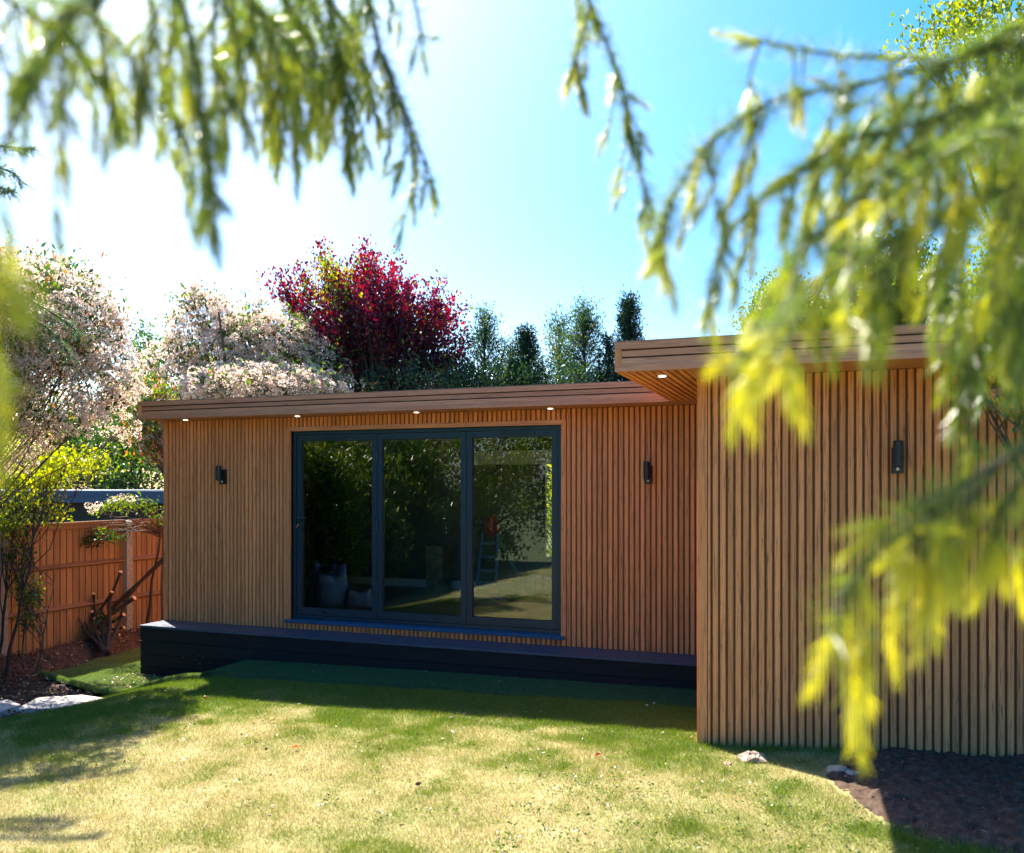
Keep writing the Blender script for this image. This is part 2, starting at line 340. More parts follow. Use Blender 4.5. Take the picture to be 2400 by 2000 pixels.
# bare soil with clods
def clod(x, y): return 0.07*(fbm(x, y, 7, 41, 4)-0.5) + 0.05*(fbm(x, y, 24, 47, 2)-0.5)
sheet('soil_bed', -0.4, 4.4, 3.0, 6.32, 0.02, lambda x, y: H(x, y) + 0.005 + 0.035*sst(0, 0.3, soil_r(x, y)) - 0.05*sst(0.1, -0.1, soil_r(x, y)) + clod(x, y)*sst(-0.02, 0.15, soil_r(x, y)), M['soil'], keep=lambda x, y: soil_r(x, y) > -0.12)
def mound(x, y): return 0.20*sst(-8.6, -9.1, x)
sheet('soil_border', -9.1, -6.5, -1.0, 13.0, 0.03, lambda x, y: np.where(mat_in(x, y), -2.5, H(x, y) + 0.02 + mound(x, y) - 0.05*sst(0.08, -0.08, soil_l(x, y)) + 1.2*clod(x, y)*sst(-0.02, 0.2, soil_l(x, y))), M['soil'], keep=lambda x, y: (soil_l(x, y) > -0.12))
# artificial turf: sunken patch and raised strip
DECK_Y = 7.98; WALL_Y = 8.38
TZ = lambda x: np.interp(x, [-6.0, -3.6, -0.8], [-1.905, -1.870, -1.845])
strip = Geo()
xs = np.linspace(-6.0, -0.9, 60)
edge = 7.33 + 0.03*np.sin(xs*3)+0.02*np.sin(xs*7.1); edge[0] = 7.22
top = [(x, y, TZ(x)+(0.004 if j < 3 else -0.06)) for j, f_ in enumerate((1.0, .66, .33, 0.03, 0)) for x, y in zip(xs, edge + (DECK_Y-edge)*f_)]
n_ = len(xs); strip.add(top, [(j*n_+i, j*n_+i+1, (j+1)*n_+i+1, (j+1)*n_+i) for j in range(4) for i in range(n_-1)])
strip.add([(-6.0, 7.22, TZ(-6)), (-6.0, 8.0, TZ(-6)+.004), (-6.02, 8.0, -2.3), (-6.02, 7.22, -2.3)], [(0, 1, 2, 3)])
tag(strip.build('turf_strip', M['turfb']), kind='structure')
sheet('turf_patch', -8.9, -5.98, 7.0, 9.5, 0.03, lambda x, y: -2.175 + 0.012*np.sin(x*9)*np.sin(y*8), M['turfb'], keep=mat_in)

# ------------------------------------------------------------------ the garden room
room = tag(empty('garden_room', (-4.2, 8.4, -1.9)), 'flat roofed garden room clad in vertical orange brown composite slats with grey bifold doors', 'garden building')
RL = Vector(room.location)
def rb(name, geo, m, parent=room, smooth=False):
    o = geo.build(name, m, parent, smooth)
    if parent is room: o.location = -RL
    return o
PITCH, SW, SD = 0.0525, 0.037, 0.016
def slat_mesh(z0, z1):
    h = SW/2; c = 0.003
    g = Geo(); g.prism([(-h, 0), (-h, -SD+c), (-h+c, -SD), (h-c, -SD), (h, -SD+c), (h, 0)], z0, z1, 'Z')
    return g.mesh('slat', M['slat'])
def slats(x0, x1, y, me):
    n = int(round((x1-x0)/PITCH)); p = (x1-x0)/n
    for i in range(n):
        o = link('slat', me, room, Vector((x0+p*(i+.5), y, 0)) - RL)
XL, XR = -7.474, -0.88           # main wall from left corner to the annexe
DX0, DX1, DZ0, DZ1 = -5.709, -2.529, -1.50, 0.617
ZS, ZT, ZB = 0.775, 0.972, -1.60
TR = 0.05                         # surround face
sm_full = slat_mesh(ZB, ZS)
slats(XL+0.055, DX0-TR, WALL_Y, sm_full)
slats(DX1+TR, XR, WALL_Y, sm_full)
slats(DX0-TR, DX1+TR, WALL_Y, slat_mesh(DZ1+TR, ZS))
slats(DX0-TR, DX1+TR, WALL_Y, slat_mesh(ZB, DZ0-0.035))
# core walls
g = Geo()
g.box((XL+0.005, WALL_Y+.001, -2.3), (DX0-.001, WALL_Y+0.14, ZS)); rb('wall', g, M['backing'])
g = Geo(); g.box((DX1+.001, WALL_Y+.001, -2.3), (XR, WALL_Y+0.14, ZS)); rb('wall', g, M['backing'])
g = Geo(); g.box((DX0, WALL_Y+.001, DZ1+.001), (DX1, WALL_Y+0.14, ZS)); rb('wall', g, M['backing'])
g = Geo(); g.box((DX0, WALL_Y+.001, -2.3), (DX1, WALL_Y+0.14, DZ0-.001)); rb('wall', g, M['backing'])
g = Geo(); g.box((XL, WALL_Y+0.142, -2.3), (XL+0.12, 11.5, ZS)); rb('wall', g, M['slat'])
# corner trim left
g = Geo(); g.box((XL-0.006, WALL_Y-0.026, ZB), (XL+0.050, WALL_Y+0.14, ZS)); rb('corner_trim', g, M['slat'])
# annexe
AY, AX0, AX1 = 6.31, -0.88, 2.9
g = Geo(); g.box((AX0+0.004, AY+.001, -2.2), (AX1, 11.5, ZS)); rb('wall', g, M['backing'])
g = Geo(); g.box((AX0-0.004, AY-0.026, -1.95), (AX0+0.060, AY+0.02, ZS)); rb('corner_trim', g, M['slat'])
g = Geo(); g.box((AX0+0.066, AY-0.022, -1.95), (AX0+0.082, AY, ZS)); rb('corner_trim', g, M['slat'])
slats(AX0+0.09, AX1, AY, slat_mesh(-1.95, ZS))
# side of the annexe (towards the door)
g = Geo()
for i in range(40): y = AY+0.03+i*PITCH; g.box((AX0-0.018, y, -1.95), (AX0+0.003, y+SW, ZS))
rb('side_cladding', g, M['slat'])
# door surround of plain boards with a reveal
g = Geo(); yf = WALL_Y-0.024
g.box((DX0-TR, yf, DZ0-0.03), (DX0-0.012, WALL_Y+.0, DZ1+TR)); g.box((DX0-0.012, yf+.004, DZ0-.03), (DX0-.001, WALL_Y+0.09, DZ1))
rb('door_surround', g, M['slat'])
g = Geo(); g.box((DX1+0.012, yf, DZ0-0.03), (DX1+TR, WALL_Y, DZ1+TR)); g.box((DX1+.001, yf+.004, DZ0-.03), (DX1+0.012, WALL_Y+0.09, DZ1))
rb('door_surround', g, M['slat'])
g = Geo(); g.box((DX0-0.012, yf+.002, DZ1+0.012), (DX1+0.012, WALL_Y, DZ1+TR-.002)); g.box((DX0, yf+.005, DZ1+.001), (DX1, WALL_Y+0.09, DZ1+0.012))
rb('door_surround', g, M['boardx'])
# window sill below the door
g = Geo(); g.prism([(WALL_Y-0.062, DZ0-.030), (WALL_Y-0.066, DZ0-.008), (WALL_Y-0.058, DZ0-.002), (WALL_Y+0.06, DZ0+.014), (WALL_Y+.06, DZ0-.03)], DX0-TR-.005, DX1+TR-.005, 'X')
rb('door_sill', g, M['sill'])
# bifold door: outer frame and three leaves
FY = WALL_Y+0.03
g = Geo()
g.box((DX0, FY, DZ0+.015), (DX0+.045, FY+.07, DZ1)); g.box((DX1-.045, FY, DZ0+.015), (DX1, FY+.07, DZ1))
g.box((DX0+.045, FY+.002, DZ1-.040), (DX1-.045, FY+.07, DZ1)); g.box((DX0+.045, FY+.002, DZ0+.015), (DX1-.045, FY+.07, DZ0+.050))
rb('door_frame', g, M['anth'])
px = [DX0+.048, -4.638, -3.581, DX1-.048]
for i in range(3):
    a, b = px[i]+.003, px[i+1]-.003; z0, z1 = DZ0+.055, DZ1-.045
    st_ = 0.062; y0 = FY+.008; y1 = FY+.062
    g = Geo()
    g.box((a, y0, z0), (a+st_, y1, z1)); g.box((b-st_, y0, z0), (b, y1, z1))
    g.box((a+st_, y0+.001, z1-.062), (b-st_, y1, z1)); g.box((a+st_, y0+.001, z0), (b-st_, y1, z0+.078))
    pn = rb('door_panel', g, M['anth'])
    bead = Geo(); q = .006
    ga, gb, gz0, gz1 = a+st_, b-st_, z0+.078, z1-.062
    bead.box((ga, y0+.012, gz0), (ga+q, y0+.04, gz1)); bead.box((gb-q, y0+.012, gz0), (gb, y0+.04, gz1))
    bead.box((ga+q, y0+.013, gz0), (gb-q, y0+.04, gz0+q)); bead.box((ga+q, y0+.013, gz1-q), (gb-q, y0+.04, gz1))
    bead.build('glazing_bead', M['seal'], pn)
    gl = Geo(); gl.add([(ga+.004, y0+.022, gz0), (gb-.004, y0+.022, gz0), (gb-.004, y0+.022, gz1), (ga+.004, y0+.022, gz1)], [(0, 1, 2, 3)])
    gl.build('glass_pane', M['glass'], pn)
    if i in (0, 2):
        v = Geo(); c = (a+b)/2 + (.05 if i else -.05)
        v.box((c-.20, y0-.012, z1-.043), (c+.20, y0, z1-.020), mi=0); v.box((c-.19, y0-.014, z1-.036), (c+.19, y0-.012, z1-.029), mi=1)
        v.build('trickle_vent', [M['anth'], M['seal']], pn)
    k = Geo(); kx = a+.36 if i == 0 else (a+.70 if i == 1 else b-.1)
    if i < 2:
        k.tube([(kx, y0+.001, z0+.040), (kx, y0-.018, z0+.040)], [.011, .013], 10); k.build('shootbolt_knob', M['black'], pn)
    if i > 0:
        h = Geo()
        for hz in (z0+.3, (z0+z1)/2, z1-.25): h.tube([(px[i], y0-.008, hz-.05), (px[i], y0-.008, hz+.05)], .008, 8)
        h.build('hinge', M['anth'], pn)
    if i == 0:
        h = Geo(); hz = -0.35; hx = a+.022
        h.box((hx-.014, y0-.010, hz-.13), (hx+.014, y0, hz+.06)); h.tube([(hx, y0-.005, hz), (hx, y0-.05, hz)], .009, 8)
        h.tube([(hx-.005, y0-.05, hz), (hx+.06, y0-.052, hz), (hx+.125, y0-.05, hz-.004)], [.010, .010, .008], 8)
        h.build('handle', M['anth'], pn)
        h = Geo(); h.tube([(hx, y0-.011, hz-.085), (hx, y0-.018, hz-.085)], .007, 8, mi=1); h.box((hx-.003, y0-.03, hz-.105), (hx+.002, y0-.018, hz-.075), mi=1)
        h.box((hx-.016, y0-.032, hz-.118), (hx+.0, y0-.022, hz-.096), mi=0); h.build('key', [M['red'], M['chrome']], pn)
# fascias. each run: top rail, bottom rail, end stile, two recessed boards
def fascia_run(x0, x1, y, stile=True):
    z0, z1 = ZS, ZT; hs = z1-z0
    g = Geo(); g.box((x0, y, z1-.047), (x1, y+.03, z1)); rb('fascia_board', g, M['boardx'])
    g = Geo(); g.box((x0, y+.0005, z0), (x1, y+.03, z0+.042)); rb('fascia_board', g, M['boardx'])
    if stile:
        g = Geo(); g.box((x0+.0005, y+.001, z0+.042), (x0+.045, y+.03, z1-.047)); rb('fascia_stile', g, M['slat'])
    zz = z0+.0425
    for k, (a, b) in enumerate(((0, .045), (.0565, .0965))):
        g = Geo(); g.box((x0+.045, y+.008, zz+a), (x1-.001, y+.025, zz+b)); rb('fascia_board', g, M['boardx'])
    g = Geo(); g.box((x0+.02, y+.026, z0+.01), (x1, y+.034, z1-.01)); rb('fascia_backing', g, M['seal'])
MFY, AFY, AFX = 7.98, 5.78, -1.37
fascia_run(-7.52, AFX+.03, MFY)
fascia_run(AFX, 3.4, AFY)
def fascia_side(x, y0, y1):
    g = Geo(); s = 1
    g.box((x+.001, y0+.031, ZT-.047), (x+.03, y1, ZT-.0005)); g.box((x+.002, y0+.031, ZS+.0005), (x+.03, y1, ZS+.042))
    for k in range(2): g.box((x+.010, y0+.031, ZS+.0425+.0535*k), (x+.029, y1, ZS+.0885+.0535*k))
    g.box((x+.024, y0+.04, ZS+.01), (x+.031, y1, ZT-.01), mi=1)
    rb('fascia_side', g, [M['boardy'], M['seal']])
fascia_side(-7.52, MFY, 11.9); fascia_side(AFX, AFY, MFY-.001)
# roofs (a thin metal drip edge on top)
g = Geo(); g.box((-7.50, MFY+.036, ZT-.05), (AFX+.03, 11.9, ZT-.004)); g.box((AFX+.035, AFY+.036, ZT-.05), (3.4, 11.9, ZT-.004)); rb('roof', g, M['roofm'])
g = Geo(); g.box((-7.522, MFY-.003, ZT+.0002), (AFX-.003, MFY+.05, ZT+.007)); g.box((AFX-.003, AFY-.003, ZT+.0002), (3.4, AFY+.05, ZT+.007)); rb('roof_edge_trim', g, m_plain('brown_edge_trim', (0.26, 0.15, 0.11), 0.4))
# soffits
g = Geo(); g.box((-7.52+.032, MFY+.031, ZS+.004), (AX0-.02, WALL_Y, ZS+.02)); rb('soffit', g, M['boardx'])
g = Geo(); g.box((AX0-.025, AFY+.031, ZS+.004), (3.4, AY, ZS+.02)); rb('soffit', g, M['boardx'])
g = Geo(); g.box((AFX+.031, AFY+.031, ZS+.004), (AX0-.026, AFY+.075, ZS+.02)); rb('soffit', g, M['boardx'])
sm = Geo().box((0, AFY+.076, ZS+.003), (0.036, MFY-.002, ZS+.018)).mesh('soffit_slat', M['boardy'])
nx = int((AX0-.026-AFX-.035)/PITCH)
for i in range(nx+1): link('soffit_slat', sm, room, Vector((AFX+.034+i*PITCH, 0, 0)) - RL)
g = Geo(); g.box((AFX+.031, AFY+.076, ZS+.016), (AX0-.02, MFY, ZS+.03)); rb('soffit', g, M['backing'])
# interior
IY = 11.4
g = Geo(); g.box((XL+.12, WALL_Y+.145, -1.62), (AX0+.003, IY, -1.455)); rb('floor', g, M['floor'])
g = Geo(); g.box((XL+.12, WALL_Y+.145, 0.66), (AX0+.003, IY, 0.70)); rb('ceiling', g, M['ceil'])
WX0, WX1, WZ0, WZ1 = -3.72, -2.95, -1.02, 0.36
g = Geo(); g.box((XL+.12, IY, -2.3), (WX0, IY+.12, ZS)); g.box((WX1, IY, -2.3), (AX0+.003, IY+.12, ZS)); g.box((WX0, IY, -2.3), (WX1, IY+.12, WZ0)); g.box((WX0, IY, WZ1), (WX1, IY+.12, ZS))
rb('inner_wall', g, M['wall'])
g = Geo(); g.box((XL+.12, IY-.018, -1.455), (AX0-.001, IY, -1.345)); rb('skirting_board', g, M['white'])
g = Geo(); g.box((XL+.122, WALL_Y+.15, -1.455), (XL+.14, IY-.02, -1.345)); rb('skirting_board', g, M['white'])
g = Geo(); g.box((WX0, IY-.01, WZ0), (WX0+.05, IY+.05, WZ1)); g.box((WX1-.05, IY-.01, WZ0), (WX1, IY+.05, WZ1)); g.box((WX0+.05, IY-.009, WZ0), (WX1-.05, IY+.05, WZ0+.05)); g.box((WX0+.05, IY-.009, WZ1-.05), (WX1-.05, IY+.05, WZ1))
rw = rb('rear_window', g, M['anth'])
g = Geo(); g.add([(WX0+.05, IY+.02, WZ0+.05), (WX1-.05, IY+.02, WZ0+.05), (WX1-.05, IY+.02, WZ1-.05), (WX0+.05, IY+.02, WZ1-.05)], [(0, 1, 2, 3)]); g.build('glass_pane', M['glass2'], rw)
g = Geo(); g.box((-4.6, 11.0, 0.30), (-3.1, 11.3, 0.48)); rb('pelmet', g, M['white'])

# downlights
def downlight(x, y, label, rz=0):
    t = tag(empty('downlight', (x, y, ZS+.003)), label, 'spotlight', 'round downlights set in the roof overhang')
    a = np.arange(20)*2*math.pi/20
    g = Geo(); ring = lambda r, z: np.stack([r*np.cos(a), r*np.sin(a), np.full(20, z)], 1)
    V = np.vstack([ring(.041, 0), ring(.040, -.006), ring(.031, -.007), ring(.030, 0.0)])
    g.add(V, [(j*20+k, j*20+(k+1) % 20, (j+1)*20+(k+1) % 20, (j+1)*20+k) for j in range(3) for k in range(20)]); g.build('bezel', M['chrome'], t, True)
    g = Geo(); V = np.vstack([[[0, 0, -.0125]], ring(.0300, -.004), ring(.027, -.009), ring(.018, -.012)]); g.add(V, [(1+j*20+k, 1+j*20+(k+1) % 20, 21+j*20+(k+1) % 20, 21+j*20+k) for j in range(2) for k in range(20)]); g.add(V[[0]+list(range(41, 61))], [(0, 1+k, 1+(k+1) % 20, 1+(k+1) % 20) for k in range(20)]); g.build('lamp_lens', M['lens'], t)
names = ['left end of the long eave, above the left wall light', 'long eave just left of the bifold doors', 'long eave above the middle glass door leaf', 'long eave above the right glass door leaf']
for (u, v), nm in zip([(435, 984), (697, 975), (976, 966), (1290, 957)], names):
    p = at(u, v, 1); k = ZS/p[2]; downlight(p[0]*k, p[1]*k, 'small round downlight in the ' + nm)
p = at(1552, 881, 1); k = ZS/p[2]; downlight(p[0]*k, p[1]*k, 'round downlight in the slatted underside of the projecting right roof corner')
# wall lights
def wall_light(x, y, z, label, d=.105):
    t = tag(empty('wall_light', (x, y, z)), label, 'wall light', 'black cylinder wall lights')
    g = Geo(); g.box((-.037, -.035, -.125), (.037, 0, .045)); g.box((-.034, -.043, -.118), (.034, -.035, -.055)); g.build('mounting_box', M['black'], t)
    g = Geo(); g.tube([(0, -d, -.085), (0, -d, -.080), (0, -d, .083), (0, -d, .088)], [.028, .0315, .0315, .028], 24); g.build('lamp_cylinder', M['black'], t, False)
    g = Geo(); g.box((-.012, -d+.028, -.03), (.012, -.034, .03)); g.build('arm', M['black'], t)
    g = Geo(); g.tube([(0, -.043, -.095), (0, -.052, -.095)], [.011, .006], 12); g.build('motion_sensor', M['white'], t)
def onwall(u, v, y):
    p = at(u, v, 1); k = y/p[1]; return p*k
p = onwall(526, 1110, WALL_Y-SD); wall_light(p[0], WALL_Y-SD, p[2], 'black cylinder wall light on the slats left of the bifold doors')
p = onwall(1521, 1104, WALL_Y-SD); wall_light(p[0], WALL_Y-SD, p[2], 'black cylinder wall light on the recessed slats right of the bifold doors')
p = onwall(2103, 1066, AY-SD); wall_light(p[0], AY-SD, p[2], 'black cylinder wall light on the nearer projecting wall, largest of the three in view')

# deck step
dk = tag(empty('timber_step', (-4.2, 8.0, -2.2)), 'long black stained timber step under the bifold doors with blue sky reflection coloured into the top', 'step')
DL = Vector(dk.location)
def db(name, g, m): o = g.build(name, m, dk); o.location = -DL
zt = ZB-.002
for k in range(4):
    g = Geo(); g.box((-7.48, DECK_Y, zt-.028-.150*(k+1)+.003), (AX0+.2, DECK_Y+.025, zt-.028-.150*k-.003)); db('plank', g, M['deck'])
    g = Geo(); g.box((-7.481, DECK_Y+.026, zt-.028-.150*(k+1)+.003), (-7.456, WALL_Y+.3, zt-.028-.150*k-.003)); db('plank', g, M['deck'])
for k in range(3):
    w = .139; g = Geo(); g.box((-7.49, DECK_Y-.014+k*w, zt-.026), (AX0+.1, DECK_Y-.014+(k+1)*w-.004, zt)); db('top_plank', g, M['decktop'])
g = Geo(); g.box((-7.45, DECK_Y+.03, -2.35), (AX0+.1, WALL_Y, zt-.03)); db('core', g, M['seal'])

# ------------------------------------------------------------------ left fence
FX = -9.2
fe = tag(empty('fence', (FX, 7, -2.1)), 'orange brown closeboard timber fence with concrete posts running along the left border', 'fence')
def fb(name, g, m, kind=None):
    o = g.build(name, m, fe); o.location = -Vector(fe.location)
    if kind: o['kind'] = kind
    return o
bm_ = Geo(); bm_.prism([(0, -.0495), (0.017, -.0495), (.005, .0502), (0, .0502)], -2.15, -.49, 'Z'); bmesh_ = bm_.mesh('board', M['fence'])
y = 5.6
while y < 13:
    o = link('board', bmesh_, fe, Vector((FX-.02, y, 0)) - Vector(fe.location)); o.rotation_euler.z = random.uniform(-.01, .01); o.location.z += random.uniform(-.012, .004); y += .1
g = Geo(); y = -7
while y < 5.55: g.prism([(FX-.02, y-.052), (FX-.006, y-.052), (FX-.014, y+.055), (FX-.02, y+.055)], -2.15, -.49, 'Z'); y += .1
fb('boards_beyond', g, M['fence'], 'stuff')
posts = [7.59 + 1.965*k for k in range(-7, 4)]
for k, py in enumerate(posts):
    g = Geo(); g.box((FX-.05, py-.055, -2.3), (FX+.06, py+.055, -.50)); g.prism([(FX-.05, -.5), (FX+.06, -.5), (FX+.03, -.47), (FX-.02, -.47)], py-.055, py+.055, 'Y'); fb('post', g, M['concrete'])
    if k+1 < len(posts):
        for zz in (-1.02, -1.55):
            g = Geo(); g.prism([(FX-.006, zz-.035), (FX+.045, zz-.012), (FX+.045, zz+.005), (FX-.006, zz+.035)], py+.056, posts[k+1]-.056, 'Y'); fb('rail', g, M['fencey'])
        g = Geo(); g.box((FX-.03, py+.056, -.489), (FX+.035, posts[k+1]-.056, -.462)); g.box((FX-.0005, py+.056, -.55), (FX+.02, posts[k+1]-.056, -.4895)); fb('capping_rail', g, M['fencey'])
# neighbour's building
nb = tag(empty('neighbour_outbuilding', (-14, 14, -2.4)), 'low dark outbuilding with a blue fascia behind the left fence', 'outbuilding')
NL = Vector(nb.location)
def nbb(name, g, m): o = g.build(name, m, nb); o.location = -NL
g = Geo(); g.box((-24, 14.05, -2.6), (-8.3, 18, -.25)); nbb('wall', g, M['nbwall'])
g = Geo(); g.box((-24.1, 13.9, -.34), (-8.2, 14.05, -.20)); g.box((-24.1, 13.88, -.20), (-8.2, 14.05, -.10)); nbb('fascia', g, M['nbfas'])
g = Geo(); g.box((-24.1, 13.86, -.10), (-8.2, 18.1, -.08)); nbb('roof', g, M['nbcap'])

# ------------------------------------------------------------------ paving, stones and ground bits
slabg = 'pale paving slabs in the left border'
def slab(cx, cy, pts, rz, label):
    pts = np.array(pts); t = Geo(); n = len(pts); z = float(H(cx, cy)) + .085
    c, s_ = math.cos(rz), math.sin(rz); P = pts @ np.array([[c, s_], [-s_, c]]) + [cx, cy]
    P2 = (P-[cx, cy])*.97+[cx, cy]
    V = np.vstack([np.c_[P, np.full(n, z-.07)], np.c_[P, np.full(n, z-.006)], np.c_[P2, np.full(n, z)]])
    t.add(V, [(j*n+i, j*n+(i+1) % n, (j+1)*n+(i+1) % n, (j+1)*n+i) for j in range(2) for i in range(n)])
    t.add(np.vstack([[cx, cy, z], V[2*n:]]), [(0, 1+i, 1+(i+1) % n, 1+(i+1) % n) for i in range(n)])
    o = t.build('paving_slab', M['stone']); tag(o, label, 'paving slab', slabg)
slab(-6.95, 6.40, [(-.34, -.22), (.0, -.25), (.30, -.16), (.36, .10), (.1, .27), (-.3, .22)], .5, 'pale irregular stone slab beside the front corner of the turf patch')
slab(-7.45, 5.82, [(-.40, -.30), (.28, -.32), (.42, .05), (.25, .28), (-.35, .25)], .6, 'pale stone slab at the left edge of the photo beside the shaded lawn')
slab(-8.1, 4.9, [(-.42, -.34), (.38, -.32), (.42, .3), (-.35, .32)], .6, 'pale stone slab under the grey garden bags')
def rock(u, v, r, label, z=None):
    x, y_ = 0, 0
    p = at(u, v, 1); k = -1.78/p[2]
    for _ in range(4): k = float(H(p[0]*k, p[1]*k))/p[2]
    c = p*k; n = 10; a = np.arange(n)*2*math.pi/n
    g = Geo(); rr = random.Random(u)
    rings = [(1.0, -.3), (1.0, .15), (.75, .42), (.35, .55)]
    V = np.array([(c[0]+r*q*(1+.3*rr.uniform(-1, 1))*math.cos(t), c[1]+.65*r*q*(1+.3*rr.uniform(-1, 1))*math.sin(t), c[2]+r*zq*(1+.3*rr.uniform(-1, 1))) for q, zq in rings for t in a])
    g.add(V, [(j*n+i, j*n+(i+1) % n, (j+1)*n+(i+1) % n, (j+1)*n+i) for j in range(3) for i in range(n)])
    g.add(np.vstack([[c[0], c[1], c[2]+r*.58], V[3*n:]]), [(0, 1+i, 1+(i+1) % n, 1+(i+1) % n) for i in range(n)])
    tag(g.build('stone', M['rock']), label, 'stone', 'stones at the lawn edge')
rock(1762, 1784, .10, 'flat pinkish stone in the lawn below the projecting wall')
rock(1968, 1812, .075, 'pinkish stone at the shaded corner of the soil bed')
rock(1998, 1818, .05, 'small stone touching the pinkish one at the corner of the soil bed')
rock(1705, 1792, .03, 'tiny stone on the lawn left of the flat pinkish stone')
rock(2300, 1955, .03, 'small pale stone on the dark soil near the right edge')

def frust(P, m=650, vmax=2600):
    u, v, d = proj(P); return (d > .5) & (u > -m) & (u < 2400+m) & (v < vmax)
# lawn grass
def grass_pts(n, x0, x1, y0, y1):
    x = rs.uniform(x0, x1, n); y = rs.uniform(y0, y1, n); return x, y
gr = Geo()
x, y = grass_pts(1750000, -8.2, 3.0, 2.5, 7.45)
den = 0.10+0.9*sst(0.55, 0.30, dry(x, y))
wall_edge = (y > AY-.03) & (x > AX0-.03)
ed = np.interp(x, xs, edge)
k = (soil_r(x, y) < 0.02) & (soil_l(x, y) < .03) & ~mat_in(x, y) & ~wall_edge & ((y < ed+.02) | (x < -6.02)) & (y < np.interp(x, [-8.2, -7.2, -6.0], [7.4, 7.08, 7.22])+10*(x > -6))
k &= rs.rand(len(x)) < np.clip(.42+.6*den, 0, 1)
x, y = x[k], y[k]; P = np.stack([x, y, H(x, y)-.004], 1); f_ = frust(P); P = P[f_]; x = x[f_]; y = y[f_]
dist = np.hypot(x, y); keepp = rs.rand(len(P)) < np.clip(1.15-(dist-4)*.10, .55, 1); P = P[keepp]; x = x[keepp]; y = y[keepp]
n = len(P); print('grass blades', n)
dd = dry(x, y)
t = np.clip(.26+sst(.28, .76, dd)*.52 + rs.normal(0, .20, n), 0, 1)
hgt = (0.022+0.024*rs.rand(n))*(1.2-.55*t)*(1+.5*(fbm(x, y, 5, 77, 2)-.5)*2)
d_ = np.stack([rs.normal(0, .55, n), rs.normal(0, .55, n), np.full(n, .75)], 1)
needles(gr, P, d_, hgt, .0028+.0015*rs.rand(n), t)
# longer tufts at edges
def tufts(cx, cy, nb_, hh, spread=.02, tint=.25, wid=.004):
    for a, b in zip(cx, cy):
        m_ = nb_; px_ = a+rs.normal(0, spread, m_); py_ = b+rs.normal(0, spread, m_)
        P = np.stack([px_, py_, H(px_, py_)-.005], 1); dr = np.stack([rs.normal(0, .35, m_), rs.normal(0, .35, m_), np.full(m_, 1)], 1)
        needles(gr, P, dr, hh*(.5+.7*rs.rand(m_)), wid, np.clip(rs.normal(tint, .12, m_), 0, 1))
ax = rs.uniform(AX0, .3, 60); tufts(ax, np.full(60, AY-.04)-.06*rs.rand(60), 12, .06)
lx = rs.uniform(-7.2, -.9, 260); tufts(lx, np.interp(lx, [-7.2, -6.0, -.9], [7.02, 7.2, 7.3])-.04*rs.rand(260), 9, .045)
tx = rs.uniform(-6.8, 1.2, 1100); ty = rs.uniform(3.8, 7.1, 1100); kk = (soil_r(tx, ty) < 0) & (dry(tx, ty) < .52); tufts(tx[kk], ty[kk], 9, .042)
tx = rs.uniform(.3, 2.6, 150); ty = np.interp(tx, [.28, .5, 1.0, 2.6], [4.85, 4.72, 4.64, 4.55])+rs.normal(-.05, .06, 150); tufts(tx, ty, 14, .07, .03)
tx = rs.uniform(-.1, 1.6, 26); ty = rs.uniform(4.7, 6.1, 26); tufts(tx, ty, 5, .05, .02)
o = gr.build('grass', M['grass']); tag(o, 'short sunlit lawn grass, straw coloured in patches', 'grass', kind='stuff')
# broad low weeds in the lawn
g = Geo(); wx = np.concatenate([rs.uniform(-6, 1.0, 150), rs.uniform(-1.6, .9, 330)]); wy = np.concatenate([rs.uniform(4, 6.6, 150), rs.uniform(3.6, 5.4, 330)]); kk = soil_r(wx, wy) < 0; wx, wy = wx[kk], wy[kk]
for a, b in zip(wx, wy):
    m_ = rs.randint(4, 9); ang = rs.rand(m_)*6.28; r_ = rs.uniform(.008, .04, m_)
    P = np.stack([a+r_*np.cos(ang), b+r_*np.sin(ang), H(a, b)+rs.uniform(.010, .025, m_)], 1); leaves(g, P, np.stack([np.cos(ang), np.sin(ang), np.full(m_, .35)], 1), rs.uniform(.012, .028, m_), .012, np.clip(rs.normal(.6, .2, m_), 0, 1))
tag(g.build('lawn_weeds', M['green']), 'low clover and broad leaved weeds in the lawn', 'weeds', kind='stuff')
# turf fibres
g = Geo(); n = 90000; x = rs.uniform(-6.0, -.9, n); ed = np.interp(x, xs, edge); y = ed + (DECK_Y-ed)*rs.rand(n); P = np.stack([x, y, TZ(x)+.002], 1)
needles(g, P, np.stack([rs.normal(0, .5, n), rs.normal(-.2, .5, n), np.full(n, .8)], 1), .012+.008*rs.rand(n), .003, np.clip(rs.normal(.5, .18, n), 0, 1))  # strip fibres darker blue green, their shade put into the tint
n = 150000; x = rs.uniform(-8.9, -5.98, n); y = rs.uniform(7.0, 9.4, n); k = mat_in(x, y); x, y = x[k], y[k]; n = len(x); P = np.stack([x, y, -2.173+0.012*np.sin(x*9)*np.sin(y*8)], 1)
needles(g, P, np.stack([rs.normal(0, .5, n), rs.normal(-.2, .5, n), np.full(n, .8)], 1), .014+.008*rs.rand(n), .003, np.clip(rs.normal(.98, .12, n), 0, 1))  # patch fibres bright yellow green, sunlight put into the tint
